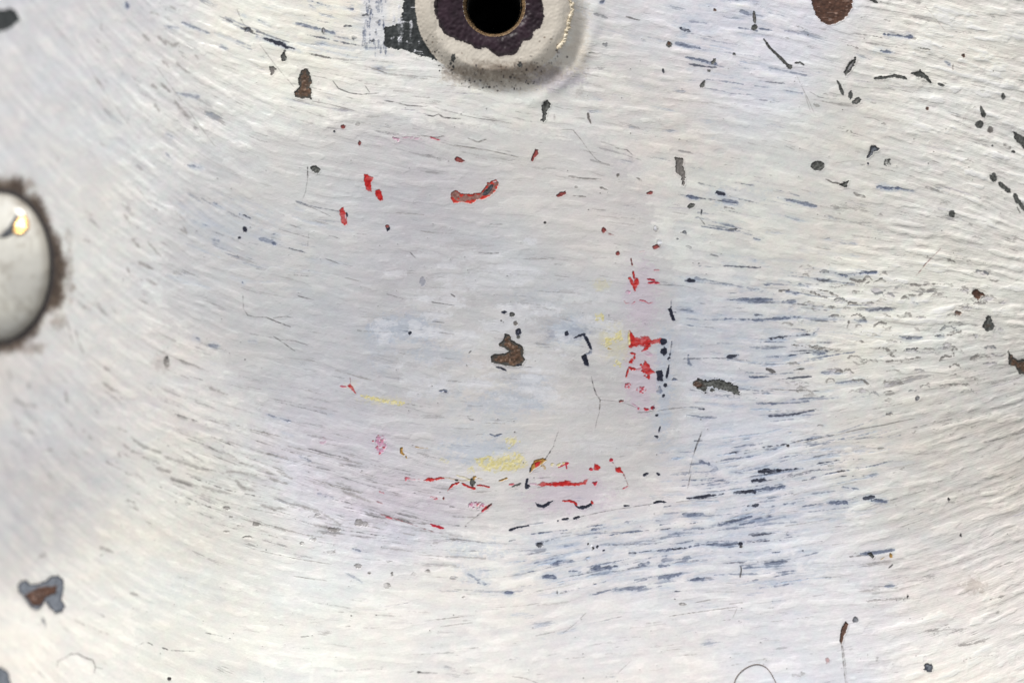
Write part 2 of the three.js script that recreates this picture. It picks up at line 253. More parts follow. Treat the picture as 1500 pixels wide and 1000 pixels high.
for (const [x, y, rx, ry, a] of [[40, 665, 34, 22, .35], [20, 700, 30, 40, .2], [210, 590, 70, 10, .25], [300, 625, 70, 9, .35], [360, 655, 60, 9, .4], [320, 560, 60, 14, .2], [255, 160, 26, 26, .22], [200, 400, 50, 20, .2], [815, 110, 40, 12, .5], [920, 245, 20, 16, .35], [350, 820, 60, 12, .08], [450, 780, 60, 20, .15], [60, 560, 50, 30, .12], [1230, 480, 30, 14, .25]])  // the one low right of the collar is its cast shadow, painted
  stain('lilac', x, y, rx, ry, a, { streak: 1.5 });
stain('grime', 735, 104, 70, 16, .38, { streak: .6 }); stain('grime', 735, 118, 44, 8, .2); stain('grime', 800, 80, 30, 30, .12); stain('grime', 235, 530, 14, 12, .2);  // under the collar: dirt and the soft shade there, painted together
stain('grime', 1425, 858, 16, 10, .3); stain('grime', 850, 75, 10, 60, .18);

stain('mauve', 940, 430, 24, 50, .4, { soft: 6 }); stain('mauve', 938, 550, 24, 50, .45, { soft: 6 }); stain('paleblue', 972, 560, 11, 80, .6, { soft: 4 }); stain('mauve', 835, 722, 60, 26, .35, { soft: 6 });
for (const [x, y, rx, ry, a] of [[640, 440, 40, 16, .5], [720, 410, 60, 14, .4], [760, 460, 30, 14, .45], [680, 500, 30, 12, .5], [690, 560, 40, 12, .4], [600, 530, 40, 10, .35], [800, 540, 30, 20, .5], [830, 590, 50, 12, .4], [720, 380, 40, 8, .3], [840, 440, 40, 10, .35], [560, 380, 60, 8, .3], [600, 620, 60, 10, .3], [480, 560, 60, 10, .3], [880, 650, 50, 10, .35], [420, 470, 40, 8, .25], [660, 350, 50, 8, .3]])
  stain('white', x, y, rx, ry, a, { streak: 2.5, soft: 3 });
for (const [x, y, rx, ry, a] of [[590, 480, 46, 18, .5], [640, 520, 40, 14, .4], [700, 660, 50, 16, .5], [770, 560, 26, 10, .4], [740, 590, 50, 14, .4], [825, 485, 30, 18, .5], [560, 510, 20, 30, .3]])
  stain('paleblue', x, y, rx, ry, a, { streak: 2.5, soft: 4 });

// ---- fine furrows that follow the brush: broken blue-black ones where the coat is thin, dirty ones elsewhere
{
  const r = rng(501);
  const furrow = (x, y, len, w, kind, alpha) => {
    const pts = [[x, y]]; let o = (r() - .5) * .6;
    for (let k = 0; k < len; k++) { const m = at(x, y), i = clamp((m[0] - S0) * K | 0, 0, TW - 1), j = clamp((m[1] - T0) * K | 0, 0, TR - 1); x += DX[j * TW + i] * 7; y += DY[j * TW + i] * 7 + o; o += (r() - .5) * .5; pts.push([x, y]); }
    line(kind, pts, [w, w * .6], { alpha, rag: .7, streak: .5, depth: .5, broken: .9, lip: 0 });
  };
  const band = (n, x0, x1, y0, y1, slope, kinds, w, a, l) => { for (let k = 0; k < n; k++) { const u = r(), x = mix(x0, x1, u), y = mix(y0, y1, r()) + slope * (u - .5); furrow(x, y, 3 + (r() * l | 0), w * (.5 + r()), kinds[r() * kinds.length | 0], a * (.4 + .8 * r() * r())); } };
  const BL = ['indigo', 'navy', 'indigo', 'paleblue'], GR = ['grey', 'grey', 'crack', 'lilac'];
  const HZ = ['paleblue'];
  band(60, 990, 1210, 360, 620, 0, HZ, 6, .2, 10); band(110, 950, 1230, 640, 770, -10, HZ, 6, .2, 14); band(120, 760, 1130, 770, 870, -20, HZ, 6, .2, 12); band(30, 1000, 1140, 10, 140, 10, HZ, 6, .2, 7); band(30, 300, 540, 0, 70, 20, HZ, 5, .2, 8); band(36, 240, 470, 280, 420, 20, HZ, 6, .2, 8); band(26, 640, 800, 790, 880, 0, HZ, 6, .2, 8);
  band(70, 990, 1200, 380, 620, 0, BL, 1.1, .8, 12); band(80, 960, 1210, 640, 770, -10, BL, 1.1, .85, 18); band(80, 770, 1120, 770, 870, -20, BL, 1.1, .8, 16); band(26, 1000, 1130, 10, 140, 10, BL, 1.1, .7, 8); band(18, 300, 540, 0, 70, 20, BL, 1, .6, 10); band(12, 250, 470, 280, 400, 20, BL, 1, .45, 9); band(22, 1020, 1140, 260, 340, 10, BL, 1.1, .7, 8); band(14, 660, 800, 800, 870, 0, BL, 1.1, .55, 8);
  band(120, 220, 680, 650, 800, 130, GR, .95, .55, 20); band(40, 180, 460, 520, 680, 110, GR, .9, .4, 18); band(50, 420, 760, 90, 220, 30, GR, .9, .45, 16); band(60, 1180, 1490, 20, 400, 60, GR, 1, .5, 12); band(60, 1200, 1480, 560, 860, -60, GR, .9, .45, 16); band(16, 200, 400, 20, 420, 60, GR, 1.1, .35, 8); band(70, 480, 950, 230, 640, 30, GR, .8, .35, 9); band(60, 400, 1300, 860, 990, -30, GR, .8, .35, 12); band(30, 300, 520, 380, 640, 60, GR, .8, .35, 10); band(30, 860, 1180, 130, 330, 40, GR, .9, .4, 10);
}

// ---- strokes of undercoat and dirt that can be told apart
const B2 = (pts, w, a = .85, k = 'indigo') => {   // undercoat in a furrow: a pale blue fringe, then the broken dark line
  const q = Array.isArray(w) ? w : [w, w], blue = k === 'indigo' || k === 'navy';
  if (blue) line('paleblue', pts, q.map((v) => v * 1.8 + 3), { alpha: .32 * a, rag: 1.6, streak: 1.3, soft: 2.4, depth: 0 });
  line(k, pts, q.map((v) => v * .78 + .2), { alpha: Math.min(.97, a), rag: 1.2, streak: 1.1, depth: .6 });
};
B2([[1192, 391], [1222, 397], [1232, 401], [1256, 400], [1284, 398]], [3.5, 5]); B2([[1122, 495], [1150, 492], [1197, 489]], [3.5, 3], 1, 'navy'); B2([[1119, 522], [1140, 521], [1166, 519]], [3, 2], .9); B2([[1062, 466], [1105, 468], [1172, 464]], [1.4, 2], .7);
B2([[1138, 408], [1156, 412]], 2.2, .7); B2([[1150, 428], [1170, 431]], 3, .7); B2([[1146, 441], [1166, 441]], 4, .6); B2([[1170, 415], [1205, 428]], 1.6, .4); B2([[1105, 460], [1117, 461]], 3.4, .9, 'navy'); B2([[1050, 440], [1094, 438]], 3, .6); B2([[1066, 522], [1082, 519]], 4, .9, 'navy');
B2([[1072, 554], [1074, 555]], 2, .5); B2([[1225, 560], [1260, 556], [1268, 557]], 4, .5); B2([[1205, 545], [1235, 547]], 4, .5); B2([[1190, 518], [1207, 517]], 3.5, .7); B2([[1160, 542], [1178, 539]], 1.6, .8, 'crack'); B2([[1123, 540], [1135, 545]], 2, .7, 'crack');
B2([[1050, 281], [1062, 283]], 5, .95, 'navy'); B2([[1008, 286], [1022, 291]], 3.4, .85); B2([[1058, 292], [1082, 297]], 3, .6); B2([[1062, 303], [1076, 306]], 2.6, .6, 'grey'); B2([[1104, 348], [1112, 350]], 2.6, .8); B2([[1004, 411], [1016, 412]], 3.4, .95, 'navy'); B2([[1020, 407], [1100, 422], [1135, 430]], 1, .35);
B2([[1080, 440], [1095, 441], [1130, 437]], 2.4, .6); B2([[1200, 480], [1192, 488]], 2.4, .8); B2([[1285, 273], [1320, 276]], 2.6, .9); B2([[1285, 272], [1340, 279]], 1.2, .5); B2([[1140, 289], [1195, 301]], [1.6, 2.6], .6); B2([[1310, 302], [1335, 308]], 2, .5, 'grey');
B2([[1295, 50], [1335, 54]], 2.6, .8); B2([[1275, 73], [1310, 76]], 1.8, .7); B2([[1360, 20], [1330, 8], [1290, 2]], 1, .4, 'grey'); B2([[1345, 70], [1362, 73]], 2.4, .5, 'grey'); B2([[1150, 45], [1185, 48]], 4, .35); B2([[1385, 90], [1392, 95]], 3, .5);
B2([[998, 66], [1030, 72]], [4, 2], .5); B2([[1005, 83], [1048, 92]], 1.6, .7); B2([[958, 99], [975, 102]], 1.6, .6); B2([[990, 62], [1032, 73]], 2.4, .5); B2([[1085, 15], [1095, 22]], 6, .5); B2([[877, 5], [885, 1]], 2.5, .7); B2([[995, 40], [1010, 46]], 5.4, 1, 'navy'); B2([[975, 34], [996, 40]], 1.2, .5);
// upper left
B2([[375, 53], [395, 59], [420, 68], [443, 76]], [3, 2.6], .95, 'navy'); B2([[443, 76], [485, 86]], 1.4, .6, 'crack'); B2([[357, 41], [366, 46], [375, 53]], 2, .7, 'crack'); spot('slate', 362, 43, 5, 4); B2([[376, 28], [396, 38]], 3.5, .6); B2([[432, 33], [470, 43], [490, 48]], [1.4, 2.6], .6); B2([[450, 0], [480, 8], [515, 13]], [3, 1.2], .85); B2([[453, 6], [462, 12]], 2.8, .7);
B2([[265, 33], [305, 47]], 4, .5); B2([[240, 37], [262, 41]], 3.5, .5); B2([[275, 242], [300, 247]], 3.4, .75); B2([[240, 195], [255, 203]], 5, .4); B2([[242, 225], [256, 238]], 5, .35); B2([[258, 136], [290, 141]], 3, .4); B2([[320, 68], [332, 71]], 4, .4); B2([[184, 1], [187, 11]], 7, .75); B2([[146, 34], [148, 46]], 4, .35, 'grey');
B2([[312, 297], [327, 305]], 2, .7); B2([[350, 313], [366, 319]], 2.2, .85, 'navy'); B2([[298, 328], [307, 332]], 3, .6); spot('navy', 358, 335, 3.4, 4.4); spot('navy', 350, 348, 2, 2); B2([[278, 320], [300, 330]], 1.4, .4); B2([[310, 350], [320, 352]], 2.4, .4); B2([[353, 413], [360, 416]], 2.6, .7); B2([[375, 333], [410, 345]], 2, .4); B2([[380, 350], [450, 370]], 1.4, .45); B2([[400, 357], [402, 358]], 3, .7);
B2([[282, 490], [292, 498]], 3.4, .5); B2([[306, 504], [320, 506]], 3, .5); B2([[390, 606], [425, 617]], [2, 5], .55); B2([[412, 632], [430, 638]], 2.8, .8); B2([[362, 498], [378, 500]], 4, .4); B2([[437, 667], [455, 674]], 3, .4); B2([[465, 722], [488, 728]], 6, .35); B2([[516, 803], [527, 807]], 4, .5);
// lower right streaks
B2([[1005, 666], [1016, 669], [1033, 678], [1050, 684]], [2, 4], .7); B2([[1066, 690], [1088, 692]], 4.6, .95, 'navy'); B2([[1112, 690], [1138, 688]], 5, .95, 'navy'); B2([[1138, 688], [1182, 685]], [2.4, 1.4], .9, 'navy'); B2([[1062, 707], [1092, 704]], 3, .8); B2([[1102, 705], [1122, 702]], 3, .9, 'navy'); B2([[1040, 690], [1052, 686]], 5, .5);
B2([[1006, 730], [1032, 727], [1060, 723]], [1.6, 2.4], .9, 'navy'); B2([[1074, 721], [1106, 719]], 3.4, .95, 'navy'); B2([[1106, 717], [1155, 710]], [2.6, 1.4], .8); B2([[1085, 748], [1102, 745]], 2.8, .85, 'navy'); B2([[1096, 740], [1110, 739]], 3.2, .85, 'navy'); B2([[1110, 744], [1185, 733]], [1.6, 3.4], .75); B2([[1140, 714], [1150, 711]], 6, .7); B2([[1000, 752], [1030, 750]], 3.4, .6);
B2([[1212, 682], [1230, 680]], 2.4, .7, 'crack'); B2([[1225, 690], [1262, 687]], 1.4, .7, 'crack'); B2([[1235, 713], [1258, 716]], 3, .6); B2([[1268, 728], [1280, 727]], 3, .8, 'navy'); B2([[1278, 733], [1300, 734]], 2.6, .85); B2([[1215, 735], [1240, 734]], 2.4, .8); B2([[1275, 696], [1286, 694]], 5, .4);
B2([[927, 809], [950, 807], [985, 804]], [2, 2.4], .75); B2([[985, 804], [1008, 803]], 2.2, .9, 'navy'); B2([[1010, 801], [1030, 797], [1055, 797]], [3, 6], .8); B2([[1055, 797], [1075, 796]], 4, .4); B2([[920, 810], [931, 809]], 4, .95, 'navy'); B2([[940, 808], [965, 806]], 3.6, .4); spot('navy', 1085, 796, 3, 2.4);
B2([[785, 796], [797, 792], [820, 786]], [2.6, 4.5], .9, 'navy'); spot('slate', 790, 798, 4, 2.5); B2([[866, 776], [888, 771], [914, 771]], [1.6, 2.6], .75); B2([[915, 764], [985, 758]], [3, 5], .4); B2([[960, 762], [985, 758]], 4, .5); B2([[1008, 754], [1030, 751]], 3.4, .6);
B2([[808, 827], [826, 822], [841, 821]], [3, 4.4], .75); B2([[834, 836], [853, 836]], 3.6, .75); B2([[864, 833], [885, 831], [905, 829]], 4.6, .85); B2([[792, 843], [803, 843], [813, 846]], [3, 5], .85); B2([[936, 826], [952, 823]], 6, .7); B2([[966, 845], [998, 838]], 4.5, .65); B2([[965, 829], [980, 828]], 3, .7); B2([[1005, 850], [1030, 847]], [2, 3.4], .8); B2([[900, 863], [946, 857]], 3, .6); B2([[895, 866], [910, 863]], 4, .5); B2([[970, 820], [985, 818]], 5, .4); B2([[1002, 818], [1008, 815]], 6, .4);
B2([[1165, 806], [1176, 805]], 2.2, .95, 'navy'); B2([[1131, 809], [1160, 806]], 2.4, .7); B2([[1262, 810], [1310, 805]], [1.2, 2.2], .75); B2([[1120, 825], [1150, 823]], 3, .55); B2([[1298, 858], [1310, 857]], 3, .6); B2([[1130, 880], [1150, 877]], 3, .5); B2([[505, 838], [530, 852]], [3, 5], .3); B2([[676, 836], [704, 850]], [5, 7], .45); B2([[705, 852], [717, 854]], 3, .6); B2([[742, 866], [750, 867]], 3, .8); B2([[700, 853], [712, 855]], 2, .5);
// right-hand pits and wrinkles in the paint
const PIT = (pts, w = 2.8, a = .62) => line('grey', pts, w, { alpha: a, rag: 1.5, streak: .3, depth: .7, lip: .12 });
for (const p of [[[1245, 408], [1258, 412], [1268, 409]], [[1280, 413], [1292, 409], [1302, 414]], [[1305, 414], [1314, 410], [1318, 415]], [[1322, 415], [1345, 417], [1378, 416]], [[1198, 424], [1214, 427], [1228, 434]], [[1203, 444], [1209, 447]], [[1214, 449], [1224, 450]], [[1236, 451], [1245, 442], [1258, 446]],
  [[1284, 441], [1292, 437], [1298, 439]], [[1274, 453], [1290, 452], [1308, 451]], [[1247, 463], [1256, 459], [1267, 467]], [[1293, 466], [1300, 462], [1306, 466]], [[1280, 478], [1289, 471], [1298, 473]], [[1262, 486], [1275, 487], [1286, 491]], [[1320, 438], [1326, 434], [1340, 442]], [[1250, 501], [1262, 499], [1270, 503]],
  [[1286, 511], [1292, 506], [1298, 512]], [[1340, 513], [1344, 510]], [[1252, 524], [1285, 528], [1320, 528], [1348, 523]], [[1390, 510], [1396, 512], [1398, 520]], [[1378, 527], [1384, 521], [1394, 522]], [[1408, 512], [1412, 518]], [[1420, 526], [1436, 519]], [[1392, 536], [1400, 532], [1408, 538]], [[1393, 548], [1408, 550]], [[1246, 557], [1262, 555], [1276, 564]],
  [[1358, 562], [1384, 564], [1400, 562], [1420, 563]], [[1298, 607], [1310, 606]], [[1142, 426], [1156, 424]], [[1241, 480], [1244, 470]], [[1388, 379], [1398, 383]], [[1355, 373], [1364, 378]], [[1416, 382], [1421, 384]], [[1436, 392], [1452, 396]], [[1400, 455], [1408, 458]], [[1370, 492], [1395, 490], [1408, 485]], [[1172, 422], [1190, 428], [1220, 440]], [[1160, 505], [1200, 510], [1240, 512]], [[1180, 505], [1230, 512]]])
  PIT(p, 2.6, .78);
for (let k = 0; k < 95; k++) { // blisters: little arches with a hollow under them
  const x = 1150 + 320 * hash(k, 61), y = 392 + 190 * hash(k, 62) ** .9, w = 4 + 8 * hash(k, 63), h = (1 + 4 * hash(k, 64)) * (hash(k, 65) < .75 ? -1 : 1);
  line(k % 5 ? 'grey' : 'slate', [[x - w, y], [x - w * .4, y + h], [x + w * .4, y + h * .9], [x + w, y + .5]], 1.4 + 1.4 * hash(k, 66), { alpha: .3 + .4 * hash(k, 67), rag: 1.6, depth: .5, lip: .1, broken: .5 });
  if (k % 3 === 0) spot('lilac', x, y + 1, w * .7, 2.6, { alpha: .45, depth: .5, lip: 0, rag: 1.6 });
}
for (let k = 0; k < 90; k++) { const a = hash(k, 71) * 6.283, q = Math.sqrt(hash(k, 72)); stain(k % 4 ? 'white' : 'veil', 725 + 190 * q * Math.cos(a), 480 + 130 * q * Math.sin(a), 6 + 20 * hash(k, 73), 3 + 5 * hash(k, 74), .45 + .5 * hash(k, 75), { streak: 2, soft: 1.6, rag: 3.5 }); }
spot('slate', 1262, 452, 9, 3, { alpha: .4 }); B2([[1318, 492], [1350, 494]], 5, .5); B2([[1333, 441], [1346, 444]], 4, .5); B2([[1372, 492], [1384, 493]], 4, .4); B2([[1270, 452], [1305, 452]], 3.2, .4); B2([[1248, 468], [1268, 470]], 3, .5); PIT([[1298, 510], [1306, 516], [1312, 513]], 4.6, .9); PIT([[1305, 519], [1310, 521]], 2.4, .9); spot('grey', 1303, 575, 7, 4, { alpha: .55 }); spot('grey', 1302, 586, 5, 3, { alpha: .5 }); spot('slate', 1344, 583, 3.6, 5, { alpha: .8 });
PIT([[1400, 460], [1404, 457]], 4, .9); spot('brown', 1404, 458, 5, 3, { alpha: .8 }); PIT([[1210, 310], [1235, 313]], 2, .3); PIT([[1350, 273], [1390, 284]], 2.4, .5); PIT([[1395, 700], [1407, 692]], 2, .3); PIT([[1450, 877], [1468, 873]], 2.4, .5); spot('grey', 1468, 873, 4, 3, { alpha: .5 }); PIT([[1438, 902], [1465, 896]], 2.4, .4); PIT([[1405, 944], [1425, 943], [1450, 934]], 2.6, .5); PIT([[1412, 966], [1428, 962], [1465, 958]], 1.8, .35); PIT([[1360, 924], [1420, 920]], 3, .3);
PIT([[1460, 830], [1485, 822]], 2.4, .35); PIT([[1445, 720], [1475, 712]], 2, .3); PIT([[1270, 880], [1330, 875]], 2, .4); PIT([[1160, 990], [1180, 985]], 4, .4); spot('grey', 1285, 965, 2, 3, { alpha: .4 }); PIT([[1271, 958], [1272, 970]], 3, .4); spot('maroon', 1212, 966, 3, 4, { alpha: .4 });
// out of focus strokes on the left
const G2 = (pts, w, a = .5) => line('grey', pts, w, { alpha: a, rag: 1.2, soft: 2, depth: 1.5, streak: .6 });
for (const p of [[[181, 314], [190, 326]], [[192, 349], [203, 361]], [[217, 355], [228, 368], [236, 375]], [[202, 383], [222, 393]], [[185, 390], [190, 402], [207, 410]], [[213, 408], [228, 416]], [[237, 90], [247, 99]], [[258, 92], [268, 101], [277, 107]], [[222, 124], [230, 130]], [[236, 122], [248, 133]], [[253, 142], [262, 157], [280, 173]], [[226, 153], [233, 164]], [[209, 51], [220, 60]], [[231, 53], [243, 65]],
  [[285, 80], [290, 86]], [[248, 8], [256, 14]], [[220, 18], [232, 22]], [[10, 541], [16, 555]], [[40, 560], [42, 571]], [[95, 574], [98, 590]], [[18, 584], [35, 592], [52, 595]], [[18, 613], [28, 628], [55, 635]], [[15, 646], [28, 653]], [[62, 660], [76, 658]], [[95, 462], [100, 480], [106, 503]], [[110, 485], [114, 500], [121, 516]], [[152, 538], [160, 542]], [[240, 668], [252, 672], [275, 680], [290, 686], [310, 688]],
  [[172, 626], [185, 632]], [[180, 650], [192, 660], [208, 664]], [[192, 640], [208, 653], [235, 662]], [[262, 655], [285, 668], [300, 676]], [[325, 660], [342, 668], [350, 676], [370, 682]], [[345, 703], [355, 714], [373, 718]], [[330, 690], [352, 690], [375, 695]], [[172, 664], [176, 668]], [[230, 685], [250, 690]], [[150, 560], [165, 570], [178, 575]], [[300, 565], [318, 572], [332, 577]], [[250, 700], [310, 716], [335, 722]], [[145, 800], [165, 808]], [[147, 813], [150, 812]], [[190, 868], [203, 871]],
  [[60, 805], [67, 812], [55, 815]], [[225, 305], [230, 308]], [[263, 335], [272, 340], [268, 333]], [[255, 308], [270, 322]], [[120, 350], [130, 353]], [[15, 330], [18, 335]], [[140, 435], [145, 433]], [[240, 58], [252, 66], [262, 62]], [[395, 700], [420, 708]], [[500, 718], [520, 726], [545, 735]], [[430, 735], [470, 750], [500, 768]], [[405, 690], [425, 700], [415, 692]], [[460, 768], [480, 772], [497, 780]], [[380, 738], [400, 745], [420, 742]]])
  G2(p, [4, 2.6], .46);
// dark dabs along the lower left band
for (const [x, y, rx, ry, a] of [[257, 735, 3, 3, .9], [274, 738, 4, 3, .6], [290, 739, 3, 2, .5], [306, 743, 5, 3.4, .85], [330, 744, 7, 3.6, .8], [338, 757, 3, 2, .7], [362, 787, 8, 2.6, .7], [375, 767, 6, 3, .75], [329, 778, 6, 2, .5], [349, 770, 4, 2, .4], [442, 795, 4, 2.4, .8], [485, 808, 7, 2.4, .7], [458, 789, 5, 3, .45], [525, 765, 6, 6, .6], [534, 767, 5, 4, .5], [524, 828, 5, 3, .6], [541, 838, 3, 2, .9], [566, 857, 5, 4, .75], [574, 841, 2, 3, .8], [605, 841, 4, 3, .6], [626, 836, 4, 2.4, .7], [570, 822, 4, 2.4, .5], [664, 846, 6, 3, .6], [679, 874, 3, 2, .7], [465, 753, 5, 3, .4], [490, 775, 12, 3, .5]])
  spot('grey', x, y, rx, ry, { alpha: a, depth: 1.2, rag: 1 });

// ---- hairline cracks and scratches
const CR = (pts, w = 1.3, a = .75, k = 'crack') => line(k, pts, w, { alpha: a, rag: .25, depth: .9, lip: 0 });
CR([[866, 551], [869, 565], [873, 577], [879, 585]], [1.4, 2], .9); CR([[879, 585], [878, 600]], 2, .8, 'grey'); CR([[878, 602], [874, 615], [871, 631]], 1, .3); CR([[879, 585], [910, 588], [938, 598]], .9, .35); CR([[818, 630], [811, 650]], 1, .35);
CR([[355, 432], [356, 452], [362, 461], [375, 464], [389, 464]], 1.3, .6); CR([[389, 464], [405, 471], [425, 478]], 1.5, .75); CR([[400, 465], [418, 463], [430, 465]], 1, .5); CR([[436, 433], [460, 439]], 1.3, .7); CR([[400, 492], [412, 500], [432, 514]], 1.2, .6); CR([[402, 496], [432, 499], [450, 505]], 1, .4);
CR([[487, 118], [495, 129], [512, 136], [530, 138], [554, 136]], 1.3, .7); CR([[534, 125], [541, 135]], 1, .55); CR([[562, 147], [577, 149], [596, 154], [624, 156]], 1.4, .65); CR([[622, 168], [634, 170], [642, 167], [650, 172], [674, 174]], [1.2, 2.4], .8); CR([[457, 148], [480, 152], [523, 163]], 1.2, .55, 'grey'); CR([[455, 110], [478, 114]], 1.2, .5, 'grey'); CR([[500, 90], [540, 98], [566, 107]], [1, 2.2], .5, 'grey');
CR([[818, 189], [839, 190], [850, 203], [862, 220], [873, 233]], 1.1, .6, 'grey'); CR([[873, 233], [880, 237]], 1, .4); CR([[900, 216], [918, 219], [928, 228]], 1.2, .5); CR([[670, 167], [700, 173], [730, 177]], 1.2, .4); CR([[665, 212], [720, 221], [760, 230]], [2.2, 1.4], .6, 'grey'); CR([[596, 197], [640, 201], [650, 199]], 2.2, .55, 'grey'); CR([[685, 202], [700, 208], [712, 204]], 2.6, .5, 'grey');
CR([[450, 243], [450, 261]], 1.8, .9); CR([[450, 261], [447, 280], [442, 293]], 1.2, .35); CR([[408, 335], [460, 350]], .9, .4); CR([[434, 296], [460, 305], [485, 317]], 1, .5); CR([[480, 344], [497, 349]], 1.2, .6); CR([[424, 329], [440, 334]], 1.8, .5); CR([[452, 337], [450, 360]], 1, .3); CR([[475, 378], [497, 386]], 1.1, .5); CR([[422, 363], [448, 370]], 1.3, .6);
CR([[600, 369], [608, 377]], 1.4, .65); CR([[632, 442], [665, 447]], 1.3, .7); CR([[660, 430], [666, 434]], 2, .65); CR([[555, 682], [600, 690]], 1, .3); CR([[632, 470], [650, 472]], 1.2, .5); CR([[640, 486], [665, 489]], 1, .4); CR([[566, 430], [590, 437]], 1, .4); CR([[700, 369], [716, 371], [730, 370]], 2, .65); CR([[684, 609], [688, 614], [694, 614]], 1.4, .7); CR([[683, 534], [684, 537]], 2, .5); CR([[690, 513], [686, 517]], 1.6, .6);
CR([[1028, 632], [1021, 650], [1015, 668]], [2.4, 1.4], .85); CR([[1015, 668], [1008, 697]], .9, .4); CR([[1012, 694], [1007, 715]], 1.6, .6); CR([[1176, 648], [1200, 641], [1225, 636]], 1.2, .6); CR([[1225, 636], [1260, 628], [1295, 622], [1340, 612]], [2, 1.4], .55, 'grey'); CR([[1125, 569], [1160, 571], [1200, 572]], 1.4, .6); CR([[1127, 601], [1200, 600]], 1.2, .5, 'grey'); CR([[1130, 665], [1250, 659]], 1, .35, 'grey');
CR([[1342, 404], [1356, 386], [1378, 364]], 1.4, .55, 'maroon'); CR([[1355, 8], [1385, 45]], 1, .4, 'grey'); CR([[1167, 110], [1174, 125], [1186, 150], [1195, 170]], 1, .4, 'grey'); CR([[1186, 134], [1200, 142], [1229, 145]], 1.2, .5); CR([[1178, 135], [1188, 165], [1200, 170]], 1, .35, 'grey'); CR([[1210, 240], [1250, 235], [1280, 237]], 1, .3, 'grey'); CR([[396, 0], [352, 35], [348, 10]], .9, .0);
CR([[346, 12], [352, 28], [360, 40]], 1.2, .5, 'grey'); CR([[380, 65], [405, 98], [430, 127]], 1.2, .45, 'grey'); CR([[80, 40], [118, 82], [150, 130], [205, 205]], 1.6, .35, 'grey'); CR([[215, 80], [260, 140], [315, 215]], 1.6, .35, 'grey'); CR([[190, 262], [215, 293], [229, 308]], 1.6, .35, 'grey');
CR([[83, 976], [83, 968], [95, 962], [103, 957], [114, 957], [124, 963], [135, 966], [139, 976], [137, 984]], 1.8, .85, 'grey'); CR([[139, 976], [150, 979]], 1.2, .5, 'grey'); CR([[55, 982], [60, 988], [67, 993]], 1.6, .6, 'grey'); CR([[215, 940], [223, 944]], 1.6, .6); CR([[237, 948], [245, 951]], 2, .7); CR([[250, 952], [285, 953]], 1.3, .6); CR([[300, 926], [325, 931]], 1.3, .6); CR([[205, 943], [210, 940]], 1, .4);
CR([[430, 843], [455, 847], [478, 850]], 1.6, .6, 'grey'); CR([[380, 806], [430, 817], [485, 826]], [1, 2], .5, 'grey'); CR([[562, 888], [600, 882]], 1.4, .55, 'lilac'); CR([[621, 909], [680, 902]], 1.2, .6, 'grey'); CR([[645, 917], [692, 911]], 1, .5, 'grey'); CR([[667, 950], [700, 948]], 1.2, .55, 'grey'); CR([[505, 917], [513, 916]], 1.4, .6); CR([[440, 932], [452, 931]], 1.4, .6); CR([[605, 958], [630, 957]], 1.2, .4, 'grey'); CR([[610, 984], [640, 985]], 2, .4); spot('crack', 614, 984, 3, 1.4, { alpha: .8 });
CR([[980, 902], [1020, 896], [1080, 888]], 1.4, .6, 'grey'); CR([[1080, 889], [1073, 905]], 1, .35, 'grey'); CR([[1049, 909], [1070, 907]], 1.1, .5, 'grey'); CR([[858, 897], [840, 915], [825, 926]], 1.1, .4, 'grey'); CR([[925, 966], [905, 985]], 1, .3, 'grey'); CR([[750, 990], [770, 993], [788, 1000]], 1.2, .5, 'grey'); CR([[1018, 882], [1045, 877], [1065, 876]], 1.6, .5, 'grey'); CR([[1068, 884], [1088, 882]], 1.8, .4, 'grey'); CR([[816, 864], [816, 869]], 1.8, .9); CR([[820, 868], [831, 866]], 2.4, .4); spot('grey', 1000, 884, 5, 2, { alpha: .6 });
CR([[990, 735], [1055, 727]], 1, .4); CR([[905, 745], [970, 735]], 1, .5); CR([[800, 789], [860, 779]], 1, .35); CR([[1150, 770], [1215, 760]], 1.2, .5, 'grey'); CR([[935, 415], [1000, 418], [1025, 424]], 1, .35); CR([[1085, 828], [1086, 834]], [1.2, 2.6], .85); CR([[1086, 834], [1084, 845]], [2.6, 2], .85); CR([[1290, 819], [1296, 815]], 1.2, .7, 'ochre'); CR([[1302, 831], [1308, 826]], 2, .8); spot('ochre', 1305, 813, 1.6, 3); spot('crack', 1408, 783, 1.4, 2.6); spot('crack', 1390, 731, 1.5, 2.4); spot('crack', 1154, 652, 1.6, 1.6); spot('crack', 1330, 873, 1.4, 2.6);
{ // small cracks, scuffs and pinholes that follow the brush marks
  const r = rng(77);
  for (let n = 0; n < 330; n++) {
    let x = r() * 1500, y = r() * 1000; const dens = (x > 200 ? 1 : .4) * (y > 870 ? .4 : 1); if (r() > dens) continue;
    const pts = [[x, y]], len = 3 + (r() * 5 | 0); let a = strokeField(0, 0, 0);
    for (let k = 0; k < len; k++) { const m = at(x, y), i = clamp((m[0] - S0) * K | 0, 0, TW - 1), j = clamp((m[1] - T0) * K | 0, 0, TR - 1); x += DX[j * TW + i] * 4; y += DY[j * TW + i] * 4 + (r() - .5) * 1.6; pts.push([x, y]); }
    CR(pts, .7 + r() * .7, .12 + .4 * r() * r(), r() < .6 ? 'grey' : 'crack');
  }
  for (let n = 0; n < 620; n++) { const x = r() * 1500, y = r() * 1000, q = r(); spot(q < .7 ? 'crack' : 'grey', x, y, .5 + .9 * r() * r(), .5 + .8 * r() * r(), { alpha: .25 + .5 * r(), rag: .2, lip: .2, depth: .7 }); }
  for (let n = 0; n < 90; n++) { const x = 1130 + 370 * r(), y = 20 + 720 * r(), l = 4 + 10 * r(); PIT([[x, y], [x + l * .5, y + (r() - .5) * 3], [x + l, y + l * (y > 560 ? -.2 : .2) + (r() - .5) * 3]], 1.2 + 1.4 * r(), .2 + .3 * r()); }
}

